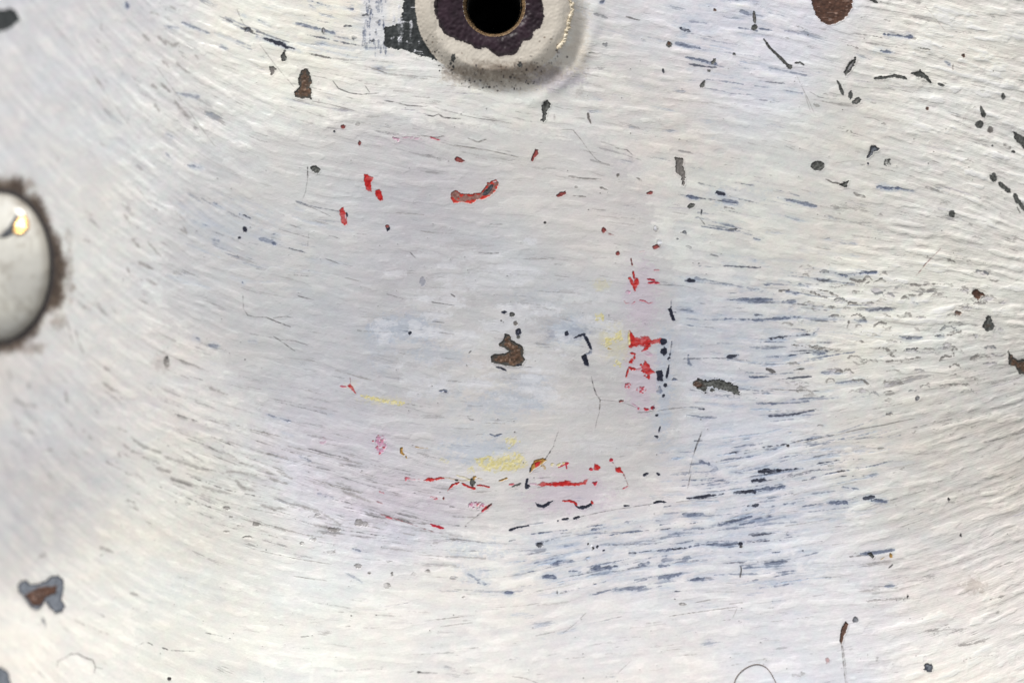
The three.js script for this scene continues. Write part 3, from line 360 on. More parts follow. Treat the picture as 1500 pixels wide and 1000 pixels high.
// ---- worn paint beside the collar
chip('white', [[528, -20], [566, -20], [566, 68], [548, 64], [532, 60]], { alpha: .6, soft: 5, depth: 0 });
for (let n = 0; n < 46; n++) { const x = 530 + 36 * hash(n, 5), y = 70 * hash(n, 6) - 4, l = 4 + 14 * hash(n, 7); line('indigo', [[x, y], [x + 2 * (hash(n, 9) - .5), y + l]], 1 + 2.4 * hash(n, 8), { alpha: .25 + .45 * hash(n, 10), rag: .8 }); }
for (const [x, y, w, h] of [[518, 55, 4, 3], [546, 60, 4, 2], [550, 47, 2, 1.6], [508, 38, 5, 2], [541, 10, 3, 3], [535, 22, 5, 2], [553, 32, 2, 1.4]]) spot('slate', x, y, w, h, { alpha: .8 });
chip('slab', [[592, -20], [640, -20], [640, 90], [628, 84], [612, 80], [590, 73], [575, 70], [562, 67], [563, 50], [561, 40], [576, 37], [586, 30], [590, 14]], { rag: 1.6, name: CHIP, label: 'large worn dark patch with white streaks beside the raised collar', depth: 1.4 });
for (const [x, y, l, w] of [[584, 8, 60, 5], [588, 26, 34, 4.4], [601, 30, 26, 3.4], [576, 10, 26, 4], [613, 60, 6, 2], [596, 60, 12, 2], [575, 52, 4, 1.6], [619, 74, 4, 1.6], [607, 73, 3, 3]]) line('white', [[x, y], [x + 1, y + l * .5], [x - 1, y + l]], [w, w * .6], { rag: 1.7, depth: -.4, alpha: .93 });
for (const [x, y, l] of [[583, 31, 14], [592, 44, 12], [600, 10, 16], [583, 60, 12], [604, 74, 14], [612, 78, 10], [595, 62, 9], [585, 18, 18]]) line('white', [[x, y], [x + l, y + 1]], 1.4, { rag: .6, depth: -.3, alpha: .9 });

// ---- paint carried up over the tube end: crisp on the left, running out into the coat elsewhere
{
  const ring = (f) => Array.from({ length: 120 }, (_, k) => { const a = k / 120 * 2 * Math.PI, r = f(a); return [CO[0] + r * Math.cos(a), CO[1] + r * Math.sin(a)]; });
  const lip = ring((a) => 113 + 3 * ss(.3, 1, -Math.cos(a)) - 5 * ss(.5, 1, Math.sin(a)) + 1.6 * vn(a * 7, 3) + vn(a * 19, 5));
  paint('cream', lip, (x, y) => sd(lip, x, y), { rag: .7, depth: 0, lip: 0, alpha: .9, broken: 0, name: 'painted_lip', label: 'cream paint carried up over the tube end' }, 3);
  for (const [x, y, rx, ry, a] of [[690, 112, 40, 10, .9], [745, 122, 50, 10, 1], [800, 106, 26, 20, 1], [846, 40, 14, 60, 1], [838, 80, 20, 24, .9]]) stain('cream', x, y, rx, ry, a);
  stain('grime', 735, 108, 74, 10, .62, { soft: 9, streak: 2 }); stain('grime', 700, 100, 30, 9, .3, { streak: 2 }); stain('grime', 770, 102, 26, 10, .36, { streak: 2 }); stain('lilac', 815, 116, 34, 14, .9); stain('grime', 812, 108, 22, 12, .3);  // dirt below the collar, plus its shadow painted on the lower right
  const bare = ring(jag); paint('tube', bare, (x, y) => sd(bare, x, y), { rag: 1.1, depth: .4, lip: .5 }, 4);
  for (let k = 0; k < 90; k++) { const a = Math.PI * (.15 + .72 * hash(k, 41)), q = 84 + 34 * hash(k, 42) ** .7; spot(k % 3 ? 'crack' : 'grime', 724 + q * Math.cos(a), 10 + q * Math.sin(a), .7 + 1.6 * hash(k, 43) ** 3, .7 + 1.2 * hash(k, 44) ** 2, { alpha: .35 + .5 * hash(k, 45), rag: .4 }); }
  spot('primer', 664, 86, 3, 4.6); chip('primer', [[757, 96], [762, 92], [765, 97], [760, 99]], { rag: .8 }); line('primer', [[666, 81], [663, 89]], 3);
}

// ---- chips down to primer and rusty steel
const dark = (kind, pts, label, o = {}) => chip(kind, pts, { name: CHIP, label, rag: 1.3, depth: 3, lip: .45, ...o });
dark('slab', [[-30, 10], [0, 14], [8, 14], [14, 11], [22, 16], [28, 28], [18, 38], [5, 44], [-30, 52]], 'blurred dark chip at the upper left edge', { depth: 2.4 });
dark('rust', [[441, 103], [447, 101], [453, 106], [455, 112], [456, 120], [452, 127], [457, 131], [455, 140], [457, 147], [449, 143], [443, 144], [433, 142], [431, 135], [437, 126], [436, 113]], 'tall rusty chip right of the small dark ones');
dark('primer', [[411, 80], [415, 77], [419, 84], [418, 91], [412, 88]]); spot('primer', 416, 74, 2, 1.6); dark('grey', [[394, 97], [399, 97], [404, 101], [400, 109], [396, 111]]); line('primer', [[473, 41], [473, 48]], 5, { alpha: .8 }); line('lilac', [[473, 42], [474, 47]], 2);
dark('brown', [[1184, -30], [1250, -30], [1249, 0], [1248, 10], [1243, 20], [1235, 28], [1222, 34], [1213, 36], [1204, 31], [1195, 20], [1190, 8]], 'large rusty brown chip at the upper edge', { depth: 2.6 });
line('primer', [[1274, -2], [1285, 3]], 5); dark('grey', [[989, 231], [1000, 232], [1000, 243], [1004, 258], [1003, 275], [998, 270], [998, 259], [990, 252]], 'grey vertical chip with a thin tail'); dark('primer', [[795, 149], [801, 146], [806, 151], [805, 156], [802, 160], [799, 174], [796, 179], [793, 176], [795, 165], [794, 155]], 'narrow dark vertical chip below the collar');
line('grey', [[861, 165], [862, 172], [865, 180]], [4, 2.4]); line('grey', [[812, 167], [812, 176]], 2, { alpha: .5 });
line('primer', [[1119, 57], [1128, 70], [1143, 84], [1155, 96]], [3, 4.4], { name: CHIP, label: 'slanting dark scratch ending in a blob' }); spot('primer', 1157, 98, 4.4, 4); line('primer', [[1104, 16], [1106, 33]], [3.4, 4.4], { name: CHIP }); spot('primer', 1105, 40, 4.6, 4.4); line('grey', [[1104, 20], [1106, 32]], 1.6); line('primer', [[1165, 92], [1172, 91], [1178, 95]], 2.4);
dark('primer', [[1253, 84], [1255, 88], [1247, 101], [1239, 111], [1237, 105], [1243, 93]]); line('lilac', [[1250, 90], [1243, 102]], 2.4, { alpha: .6 }); line('primer', [[1281, 114], [1297, 113], [1312, 110], [1328, 115]], [5, 4], { name: CHIP, label: 'bent dark stroke left of a ragged chip', rag: .9 }); dark('primer', [[1335, 107], [1343, 106], [1348, 102], [1354, 107], [1360, 112], [1364, 121], [1357, 116], [1350, 112], [1342, 111]], 'ragged dark chip right of the bent stroke'); line('primer', [[1374, 122], [1383, 125]], 3.4);
line('primer', [[1226, 117], [1230, 124], [1235, 138]], [2.4, 6], { name: CHIP }); spot('primer', 1246, 139, 3, 6); spot('primer', 1256, 147, 6.6, 4.2, { turn: -25 }); spot('grey', 1255, 147, 3, 1.8, { turn: -25 }); spot('primer', 1198, 242, 10, 6.8, { name: CHIP, label: 'small oval dark chip', depth: 1.6 }); dark('slate', [[1275, 214], [1282, 213], [1290, 218], [1283, 221], [1278, 226], [1270, 231], [1274, 222]], 'bluish dark chip shaped like a wedge'); spot('primer', 1300, 237, 4.4, 5.4, { speckle: .4, rag: 1.6 }); spot('navy', 1272, 239, 1.6, 1.4);
line('primer', [[1437, 155], [1442, 171]], [4, 8], { name: CHIP }); spot('primer', 1435, 182, 6, 5.4, { name: CHIP }); spot('grey', 1451, 189, 5, 4.4); spot('primer', 1470, 140, 3.4, 5); spot('brown', 1411, 81, 2.6, 3); spot('brown', 1359, 158, 2.6, 3); line('grey', [[1397, 94], [1396, 102]], 3.4, { alpha: .6 }); spot('grey', 1475, 214, 7, 3.6, { alpha: .7, turn: 30 }); spot('primer', 1485, 222, 3, 2.4); spot('primer', 1454, 213, 2, 1.6);
dark('primer', [[1485, 192], [1492, 195], [1500, 199], [1525, 206], [1520, 224], [1506, 224], [1497, 213], [1487, 204]], 'dark chip cut off by the right edge', { depth: 2.2 });
spot('primer', 1455, 259, 5.4, 6, { name: CHIP, rag: 1.6 }); line('primer', [[1463, 267], [1472, 274], [1480, 280]], [6, 8], { name: CHIP, rag: 1.4 }); line('primer', [[1486, 283], [1492, 294], [1504, 310]], [7, 6], { name: CHIP, rag: 1.4, label: 'dark stroke running down off the right edge' }); line('grey', [[1490, 302], [1495, 311]], 2);
dark('primer', [[1228, 269], [1235, 268], [1243, 264], [1242, 274], [1236, 274]]); line('grey', [[1210, 262], [1220, 267], [1232, 269]], 1.8); line('grey', [[1250, 281], [1258, 286], [1267, 289]], [3, 7], { alpha: .7 }); spot('primer', 1395, 313, 4.8, 5.4, { rag: 1.2, name: CHIP }); dark('brown', [[1429, 424], [1434, 426], [1443, 431], [1437, 434], [1433, 441], [1428, 434], [1422, 428]], undefined, { rag: 1.8 });
dark('primer', [[1447, 461], [1452, 463], [1453, 471], [1458, 476], [1454, 483], [1447, 485], [1439, 478], [1443, 470]], 'pear shaped dark brown chip', { depth: 2.4 }); spot('brown', 1447, 476, 4, 3, { alpha: .5 });
dark('rust', [[1477, 511], [1481, 518], [1487, 524], [1494, 527], [1520, 522], [1522, 550], [1494, 547], [1488, 536], [1478, 534]], 'rusty chip cut off by the right edge', { depth: 2.6 });
dark('rust', [[740, 488], [747, 490], [749, 498], [757, 502], [766, 507], [766, 522], [769, 527], [764, 535], [752, 537], [738, 534], [728, 532], [720, 530], [719, 522], [724, 518], [738, 518], [745, 514], [738, 508], [731, 507], [730, 503], [735, 500]], 'rusty ragged chip in the middle of the faded emblem', { rag: .9, depth: 2.4 });
line('navy', [[727, 537], [733, 538], [741, 542]], [3.4, 1.8]); spot('navy', 738, 457, 3, 2); spot('primer', 750, 460, 4, 3.2); spot('grey', 755, 473, 3, 3.4); spot('navy', 759, 486, 4.4, 5.4); spot('white', 759, 485, 1.6, 2, { alpha: .6, lip: 0, depth: 0 }); spot('primer', 759, 493, 3, 2.4); line('navy', [[755, 534], [763, 534]], 2.6);
dark('primer', [[1014, 559], [1024, 555], [1033, 557], [1046, 553], [1058, 556], [1072, 560], [1082, 565], [1083, 574], [1076, 576], [1064, 571], [1052, 568], [1043, 566], [1036, 566], [1033, 573], [1026, 569], [1016, 564]], 'long greenish grey chip with a rusty end', { rag: 2.4, depth: 2.2 }); spot('brown', 1024, 562, 8, 4.5, { alpha: .75, rag: 1.6, lip: 0, depth: .2 }); spot('primer', 1043, 571, 3, 2.4); line('primer', [[1074, 575], [1083, 577]], 2);
dark('brown', [[1239, 910], [1243, 913], [1240, 922], [1236, 932], [1233, 945], [1230, 938], [1231, 928], [1234, 917]], 'thin brown chip at the head of a long scratch', { rag: .8 }); line('grey', [[1233, 944], [1235, 965], [1240, 1010]], 1.2, { alpha: .75 }); line('grey', [[1235, 946], [1238, 968], [1242, 1010]], 1, { alpha: .5 }); spot('slate', 1253, 907, 4, 3.6, { alpha: .8 }); spot('slate', 1360, 977, 7, 6.6, { name: CHIP, label: 'round bluish grey chip near the lower edge', rag: 1.6, depth: 1.8 }); spot('navy', 1357, 978, 3, 3, { alpha: .6 }); spot('lilac', 1355, 965, 3, 4, { alpha: .5 });
dark('primer', [[1271, 810], [1276, 808], [1281, 814], [1279, 817], [1274, 813]], undefined, { rag: .6 });
dark('slate', [[25, 857], [30, 850], [38, 848], [43, 855], [55, 855], [65, 850], [75, 842], [85, 842], [92, 850], [92, 863], [89, 877], [94, 887], [90, 895], [80, 897], [72, 890], [65, 880], [60, 888], [54, 893], [44, 889], [33, 873], [26, 866]], 'grey lobed chip with rust in it, beside the lower left edge', { rag: 1, depth: 3, lip: 1 });
chip('brown', [[35, 871], [44, 866], [55, 859], [82, 857], [81, 868], [66, 874], [58, 886], [47, 886]], { depth: .4, lip: 0 }); line('slate', [[61, 904], [64, 912], [66, 917]], 6, { alpha: .6 }); dark('slate', [[-30, 972], [4, 978], [12, 985], [16, 1010], [-30, 1016]], 'grey chip in the lower left corner', { depth: 3 });
spot('grey', 243, 529, 4.6, 9, { alpha: .8, name: CHIP }); spot('primer', 244, 524, 2.4, 3); dark('primer', [[454, 244], [460, 242], [468, 247], [468, 251], [462, 254], [457, 250]]); spot('navy', 568, 334, 3.6, 4); spot('maroon', 567, 331, 2.4, 2); spot('crack', 798, 326, 1.7, 1.7); spot('crack', 247, 993, 3, 2.2);
spot('primer', 980, 64, 4.2, 4.2); spot('brown', 980, 63, 2, 2); spot('brown', 1047, 14, 2.4, 2.4); line('primer', [[1048, 86], [1043, 93]], [4.4, 5], { rag: .9 }); line('primer', [[1032, 118], [1027, 127]], [4, 7], { rag: .9 }); spot('primer', 1038, 103, 2.2, 1.8); spot('primer', 1075, 79, 2.4, 2.4); line('slate', [[971, 100], [972, 106]], 3); line('crack', [[917, 24], [928, 27], [937, 29]], [3, 1], { alpha: .7 }); line('grey', [[862, 77], [872, 79], [882, 78]], [4, 2.4], { alpha: .7 }); line('grey', [[853, 107], [870, 111], [880, 113]], [3.4, 1.8], { alpha: .7 }); spot('slate', 886, 65, 4, 3, { alpha: .5 }); line('slate', [[870, 20], [890, 26]], 4, { alpha: .4 });
chip('primer', [[1006, 302], [1012, 297], [1019, 298], [1017, 303], [1010, 305]], { rag: .7, name: CHIP }); line('slate', [[1028, 306], [1027, 314]], 2.4); line('crack', [[1024, 318], [1032, 328]], 1.4, { alpha: .7 }); line('indigo', [[1018, 318], [1040, 322]], 4, { alpha: .35 }); spot('slate', 1003, 340, 3.4, 3, { alpha: .8 }); spot('slate', 993, 350, 3.4, 2.2, { alpha: .6 }); spot('grey', 960, 334, 3.6, 5, { alpha: .6 }); spot('white', 960, 334, 2.2, 3.4, { depth: 0, lip: 0 }); spot('grey', 965, 355, 4.6, 6, { alpha: .7 }); spot('white', 966, 354, 2.8, 4, { depth: 0, lip: 0 }); spot('maroon', 961, 361, 4, 2.8); line('slate', [[1005, 360], [1013, 363]], 4, { alpha: .5 }); line('slate', [[1040, 372], [1052, 375]], 3, { alpha: .6 }); line('slate', [[1068, 336], [1080, 335]], 3, { alpha: .7 }); spot('grey', 905, 256, 2.6, 3); line('grey', [[932, 260], [940, 264]], 3, { alpha: .8 }); line('grey', [[879, 274], [890, 278]], [3, 1], { alpha: .9 }); spot('grey', 844, 274, 2.4, 2.4, { alpha: .7 }); line('grey', [[833, 258], [852, 261], [880, 262]], [4, 1.4], { alpha: .6 }); line('grey', [[838, 286], [858, 288]], 2, { alpha: .6 }); line('grey', [[890, 325], [932, 330]], 2.4, { alpha: .4 });
spot('maroon', 502, 185, 3, 3); spot('maroon', 526, 209, 2, 3.4); spot('slate', 489, 192, 1.6, 1.4); spot('grey', 523, 182, 3.4, 3, { alpha: .4 });
chip('maroon', [[814, 285], [821, 281], [828, 279], [829, 283], [822, 286], [816, 288]], { rag: .7, name: REDP, label: 'short dull maroon chip' }); chip('maroon', [[947, 282], [953, 279], [957, 280], [955, 284], [948, 284]], { rag: .7 }); spot('maroon', 884, 337, 3.4, 3.4); line('maroon', [[890, 341], [899, 344]], 2.2, { alpha: .7 }); spot('maroon', 905, 371, 3.2, 3.4); chip('maroon', [[783, 217], [788, 219], [788, 225], [783, 230], [780, 236], [777, 234], [780, 228], [782, 222]], { rag: .7, name: REDP, label: 'small maroon chip shaped like a spoon' }); chip('maroon', [[664, 232], [668, 229], [676, 231], [681, 235], [676, 238], [667, 236]], { rag: 1, name: REDP, label: 'small mottled maroon chip above the curved red one' }); line('grey', [[669, 233], [676, 235]], 1.6, { alpha: .7 });

// ---- red of the old emblem
const red = (pts, label, o = {}) => chip('red', pts, { name: REDP, label, rag: 1.2, depth: .5, lip: .1, broken: .35, ...o });
red([[499, 303], [503, 302], [505, 309], [507, 318], [508, 328], [504, 330], [499, 325], [498, 314], [496, 309]], 'narrow red chip, lowest of the three together'); line('navy', [[507, 311], [508, 317]], 2.2); line('white', [[505, 313], [506, 320]], 1.4, { depth: 0, lip: 0 });
red([[533, 255], [538, 253], [546, 260], [543, 268], [544, 280], [538, 280], [533, 270]], 'bright red chip, topmost of the three together'); red([[549, 278], [555, 276], [560, 284], [562, 293], [557, 294], [551, 287]], 'small oval red chip just below the topmost one');
chip('redgrey', [[660, 281], [667, 278], [675, 283], [690, 283], [703, 282], [711, 274], [714, 267], [722, 265], [727, 262], [730, 267], [728, 276], [718, 286], [708, 291], [697, 292], [690, 298], [676, 295], [664, 297], [660, 290]], { rag: .9, depth: 1.6, name: REDP, label: 'curved chip with red rims and grey inside' }); line('slate', [[708, 284], [716, 277], [721, 270]], [8, 4], { lip: 0 }); line('primer', [[710, 282], [716, 276]], 4, { lip: 0 }); line('white', [[722, 266], [727, 265]], 2, { lip: 0, depth: 0, alpha: .8 });
line('maroon', [[924, 378], [926, 388]], 1.8); line('red', [[927, 396], [929, 408]], [2.4, 3.4]); red([[920, 406], [924, 406], [928, 413], [931, 406], [936, 408], [935, 415], [930, 425], [927, 421], [922, 414]], 'red chip shaped like an arrowhead');
line('crimson', [[948, 408], [958, 410]], 3); line('crimson', [[949, 414], [957, 413], [966, 414]], 2.8); line('crimson', [[956, 408], [960, 412]], 2); line('crimson', [[958, 395], [966, 395]], 2, { alpha: .4 }); line('crimson', [[914, 440], [917, 444], [922, 443]], 2, { alpha: .8 }); line('crimson', [[925, 445], [930, 441]], 1.6, { alpha: .6 }); line('crimson', [[937, 439], [944, 440], [950, 444], [956, 442]], 2, { alpha: .8 }); spot('pink', 920, 427, 4, 3, { alpha: .7, speckle: .4 }); line('crimson', [[936, 368], [944, 367]], 1.8, { alpha: .3 });
const blk = { rag: 2.2, streak: 1, broken: .38 };
red([[922, 483], [926, 487], [930, 493], [944, 492], [955, 496], [968, 495], [968, 503], [957, 503], [950, 507], [942, 506], [931, 505], [922, 507]], 'ragged red bar beside the black paint', blk); line('red', [[952, 503], [946, 510], [940, 514]], [4, 3], { rag: 1 }); line('red', [[922, 516], [930, 518], [929, 524]], [2, 4], { rag: 1 });
red([[925, 522], [932, 524], [926, 531], [921, 532], [922, 528]], undefined, blk); line('red', [[921, 538], [931, 540]], 5, { rag: 1 }); line('red', [[920, 540], [917, 552]], [3, 2]); red([[938, 534], [945, 529], [953, 537], [957, 545], [951, 553], [944, 547], [937, 544]], 'red blot below the ragged red bar', blk); line('crimson', [[932, 541], [940, 538]], 3, { alpha: .7 }); line('pink', [[934, 512], [955, 520]], 6, { alpha: .3, speckle: .4 });
spot('crimson', 919, 564, 4, 4, { alpha: .7, speckle: .45 }); spot('crimson', 940, 570, 7, 5, { alpha: .75, speckle: .45 }); spot('maroon', 909, 587, 3.4, 2); spot('crimson', 956, 597, 3.2, 3); spot('crimson', 947, 599, 3, 1.8); spot('crimson', 935, 598, 2, 2, { alpha: .7 }); line('pink', [[925, 590], [937, 597]], 2, { alpha: .5 });
red([[508, 564], [512, 561], [517, 566], [521, 576], [516, 572], [511, 567]], 'small red wedge left of the yellow streak', { rag: .7 }); line('crimson', [[498, 565], [507, 566]], 2.6, { alpha: .6 }); line('maroon', [[512, 552], [513, 560]], 1.2, { alpha: .5 });
red([[619, 703], [626, 699], [634, 700], [645, 697], [652, 700], [640, 702], [634, 704], [624, 704]], 'thin broken red stroke under the emblem', { rag: 1 }); line('red', [[654, 719], [663, 709], [672, 706]], [1.4, 3.4], { rag: .8, name: REDP }); line('red', [[676, 707], [688, 713], [696, 715]], [3, 4.4], { rag: .8, name: REDP }); line('red', [[699, 710], [709, 711], [717, 713]], [2.8, 2.2], { rag: .8, name: REDP }); line('ochre', [[648, 698], [665, 701], [678, 704], [690, 701]], 1.8, { alpha: .7 }); spot('primer', 692, 706, 3.6, 6, { rag: 1, name: CHIP }); line('primer', [[666, 702], [671, 703]], 2.4); spot('ochre', 694, 699, 2.6, 2.6); line('ochre', [[700, 700], [706, 701]], 1.4, { alpha: .7 });
red([[784, 709], [795, 704], [803, 707], [812, 706], [830, 703], [840, 706], [850, 706], [862, 700], [857, 708], [846, 711], [820, 711], [800, 711], [788, 711]], 'long horizontal red bar below the emblem', { rag: 1.2 }); line('pink', [[776, 708], [786, 708]], 3, { alpha: .5 });
chip('ochre', [[776, 691], [778, 682], [782, 674], [795, 670], [800, 673], [790, 681], [782, 686]], { rag: .8, name: YELP, label: 'ochre wedge holding a red core' }); chip('red', [[783, 677], [793, 674], [789, 681], [784, 685]], { rag: .6, lip: 0 }); line('crack', [[798, 672], [804, 664], [811, 652]], [2.2, 1.4], { alpha: .9 }); line('ochre', [[793, 680], [798, 686]], 4, { alpha: .9 }); line('slate', [[777, 684], [776, 690]], 2);
line('crimson', [[818, 684], [826, 680], [832, 677]], [1.8, 4], { rag: .9 }); line('crimson', [[829, 680], [830, 686]], 2); red([[871, 678], [876, 680], [879, 684], [876, 688], [869, 687]], undefined, { rag: 1 }); spot('crimson', 866, 686, 2, 1.8); red([[901, 685], [909, 684], [911, 689], [914, 693], [907, 691], [902, 690]], 'small red chip right of the long red bar', { rag: .9 }); spot('crimson', 895, 673, 2.6, 2.2); line('maroon', [[897, 676], [903, 685]], 1.2, { alpha: .5 }); line('maroon', [[913, 693], [920, 710]], 1.2, { alpha: .6 }); line('crimson', [[920, 711], [912, 715]], 1.8, { alpha: .8 }); chip('crimson', [[867, 706], [875, 704], [874, 708], [872, 713], [869, 708]], { rag: .6 });
red([[705, 746], [711, 741], [719, 736], [720, 739], [713, 745], [706, 749]], 'red and black wedge at the foot of a pink stain', { rag: .6 }); line('crack', [[720, 737], [712, 744], [697, 756]], [2.4, 1.8], { alpha: .9 }); line('crimson', [[712, 743], [705, 749]], 2.4); line('grey', [[697, 756], [680, 769]], 1, { alpha: .5 }); chip('pink', [[684, 735], [705, 733], [712, 740], [700, 744], [686, 742]], { alpha: .7, speckle: .5, rag: 2 }); chip('crimson', [[686, 736], [704, 734], [708, 740], [692, 741]], { alpha: .7, speckle: .66, rag: 2 });
line('crimson', [[630, 767], [638, 770], [649, 773]], [1.8, 4], { rag: .9, name: REDP, label: 'thin crimson stroke at the lower end of the emblem' }); line('maroon', [[556, 752], [585, 761], [634, 778]], [2.2, 1], { alpha: .55, rag: .7 }); line('crimson', [[564, 756], [574, 759]], 3, { alpha: .7 }); line('crimson', [[555, 719], [562, 722]], 2.4, { alpha: .8 }); line('crimson', [[630, 727], [640, 730]], 4, { alpha: .6, speckle: .45 }); spot('maroon', 649, 729, 1.6, 2.4); spot('crimson', 594, 700, 2, 3, { alpha: .6 }); line('crimson', [[594, 699], [615, 702]], 3, { alpha: .4, speckle: .5 }); line('maroon', [[550, 733], [560, 737]], 2, { alpha: .6 });
spot('pink', 557, 650, 8, 14, { alpha: .75, speckle: .45 }); for (const [x, y, r] of [[559, 645, 2.2], [552, 655, 2], [562, 655, 1.8], [556, 663, 1.6], [546, 645, 1.4], [554, 637, 1.4]]) spot('crimson', x, y, r, r, { alpha: .85 }); spot('pink', 472, 645, 6, 5, { alpha: .35, speckle: .5 });
chip('pink', [[574, 201], [585, 200], [584, 206], [579, 208]], { alpha: .7, speckle: .5 }); line('crimson', [[630, 200], [638, 203], [645, 205]], 2, { alpha: .7, rag: .8 }); line('pink', [[590, 201], [625, 203]], 4, { alpha: .4, speckle: .55 });

// ---- black outlines of the old emblem
const navy = (pts, label, o = {}) => chip('navy', pts, { name: NAVYP, label, rag: .9, depth: .9, ...o });
line('navy', [[840, 495], [848, 491], [856, 489]], [2, 5], { rag: .8 }); line('navy', [[855, 490], [861, 500], [866, 510]], [4, 5.4], { rag: 1, name: NAVYP, label: 'bent black stroke left of the red bar' }); line('indigo', [[866, 510], [864, 517], [857, 518]], 4, { rag: 1, alpha: .8 }); navy([[851, 521], [857, 518], [861, 525], [863, 536], [856, 533]], 'black drip below the bent black stroke'); spot('navy', 830, 488, 2.4, 3); stain('indigo', 806, 488, 6, 6, .4); stain('indigo', 845, 488, 18, 8, .3);
navy([[978, 452], [983, 449], [986, 458], [989, 469], [985, 469], [981, 460]], 'small black tick above the red bar'); line('navy', [[983, 439], [983, 451]], 1.6, { alpha: .7 }); line('navy', [[985, 456], [990, 457]], 1.6, { alpha: .6 });
spot('navy', 972, 500, 5.4, 5, { name: NAVYP, label: 'black dot at the end of the ragged red bar' }); spot('navy', 972, 514, 4.6, 5.6, { rag: 1.4, name: NAVYP }); navy([[961, 543], [969, 542], [972, 548], [971, 557], [962, 557], [963, 550]], 'black blot below the red bar, beside the red blot'); line('indigo', [[966, 565], [967, 573], [962, 572]], 5, { alpha: .6, rag: 1.2 });
line('navy', [[984, 499], [983, 510], [981, 521]], 1.8, { alpha: .9 }); spot('navy', 980, 524, 2.4, 3.2); line('navy', [[980, 534], [978, 545], [976, 553]], [2.2, 4], { rag: .7, name: NAVYP, label: 'thin upright black dash, longest of the broken line' }); spot('navy', 975, 564, 2, 2.6); spot('navy', 972, 579, 2.2, 2.6); line('navy', [[958, 592], [957, 599]], 3, { alpha: .9 }); spot('navy', 962, 608, 3, 1.8); line('navy', [[967, 624], [965, 632]], [3, 2.4]); spot('navy', 962, 639, 3, 2); spot('indigo', 988, 555, 4, 2, { alpha: .8 }); line('indigo', [[1000, 596], [1030, 596]], 2, { alpha: .5 }); line('navy', [[1022, 598], [1032, 599]], 2.4, { alpha: .85 }); line('indigo', [[1006, 607], [1030, 611], [1050, 611]], [2, 4], { alpha: .5 });
line('indigo', [[1008, 520], [1009, 532], [1014, 534]], [3, 4], { alpha: .6, rag: 1 });
navy([[784, 735], [789, 738], [795, 739], [803, 734], [811, 732], [803, 740], [796, 743], [786, 742]], 'black curved dash, left of the two under the red bar'); navy([[842, 737], [848, 740], [858, 739], [868, 735], [866, 740], [858, 744], [848, 746], [843, 742]], 'black curved dash, right of the two under the red bar'); line('red', [[824, 733], [834, 733], [842, 735], [845, 740]], [2, 3.4], { rag: .8, name: REDP }); line('red', [[866, 733], [868, 737]], 3.4); line('white', [[846, 739], [849, 741]], 1.4, { depth: 0, lip: 0 });
line('primer', [[750, 712], [757, 710], [763, 707]], [2.4, 4]); line('crimson', [[746, 709], [753, 708]], 2.4, { alpha: .7 }); spot('navy', 772, 703, 1.8, 3); spot('navy', 772, 712, 3.4, 3.6); line('navy', [[772, 702], [770, 710]], 3);
line('navy', [[745, 776], [757, 772], [774, 769]], [3.4, 2], { rag: .6, name: NAVYP, label: 'slanting black dash below the emblem' }); line('indigo', [[774, 768], [800, 764]], 2, { alpha: .4 }); spot('navy', 817, 762, 1.6, 1.4); line('navy', [[823, 760], [833, 759]], 3, { rag: .6 }); line('navy', [[840, 759], [849, 756]], 3.6, { rag: .6 }); line('crack', [[850, 756], [877, 750], [905, 745]], 1, { alpha: .5 }); line('navy', [[914, 740], [922, 740]], 2.4); line('navy', [[957, 736], [966, 734], [976, 735]], 3, { rag: .6, name: NAVYP }); line('indigo', [[972, 742], [984, 740]], 2, { alpha: .7 }); spot('navy', 946, 694, 3.6, 2.2, { turn: -25 }); line('navy', [[962, 692], [966, 695]], 3); line('navy', [[745, 792], [755, 790]], 2.4, { alpha: .7 });
line('indigo', [[643, 572], [650, 571], [655, 572]], [2, 5], { alpha: .85, rag: .8 }); line('navy', [[650, 573], [654, 574]], 2.4, { alpha: .8 }); spot('navy', 600, 487, 2, 2.4); line('indigo', [[580, 482], [600, 486]], 2, { alpha: .4 }); line('indigo', [[717, 635], [724, 638], [735, 635]], [2, 3], { alpha: .8, rag: .8 }); spot('indigo', 618, 412, 4, 7, { alpha: .3 }); spot('crack', 1085, 800, 2, 1.4); spot('white', 867, 801, 2.4, 3, { depth: -1.4, lip: 0 }); spot('crack', 869, 802, 1.4, 1.8); spot('crack', 861, 796, 1.2, 1.4); spot('navy', 884, 805, 1.8, 1.6); spot('navy', 875, 800, 1.4, 2);

// ---- yellow of the old emblem
const yel = (pts, sp, label, o = {}) => chip('yellow', pts, { rag: 3.4, speckle: sp * .8, alpha: .78, lip: 0, depth: 0, streak: 1, name: label ? YELP : undefined, label, ...o });
yel([[696, 673], [710, 665], [726, 668], [745, 664], [763, 664], [768, 680], [757, 686], [740, 688], [722, 692], [708, 686]], .46, 'mottled yellow patch below the middle of the emblem'); stain('yellow', 735, 677, 30, 11, .5); yel([[741, 642], [752, 640], [760, 646], [753, 652], [743, 651]], .4, undefined, { alpha: .7 }); yel([[680, 684], [692, 682], [694, 692], [682, 694]], .5, undefined, { alpha: .6 }); yel([[645, 670], [658, 672], [656, 678], [646, 677]], .5, undefined, { alpha: .3 });
line('yellow', [[528, 578], [545, 583], [566, 587], [592, 590]], [4, 7], { speckle: .4, rag: 1.6, alpha: .85, lip: 0, depth: .2, name: YELP, label: 'faint yellow streak right of the red wedge' }); stain('yellow', 560, 586, 34, 5, .3); stain('yellow', 518, 562, 10, 5, .2);
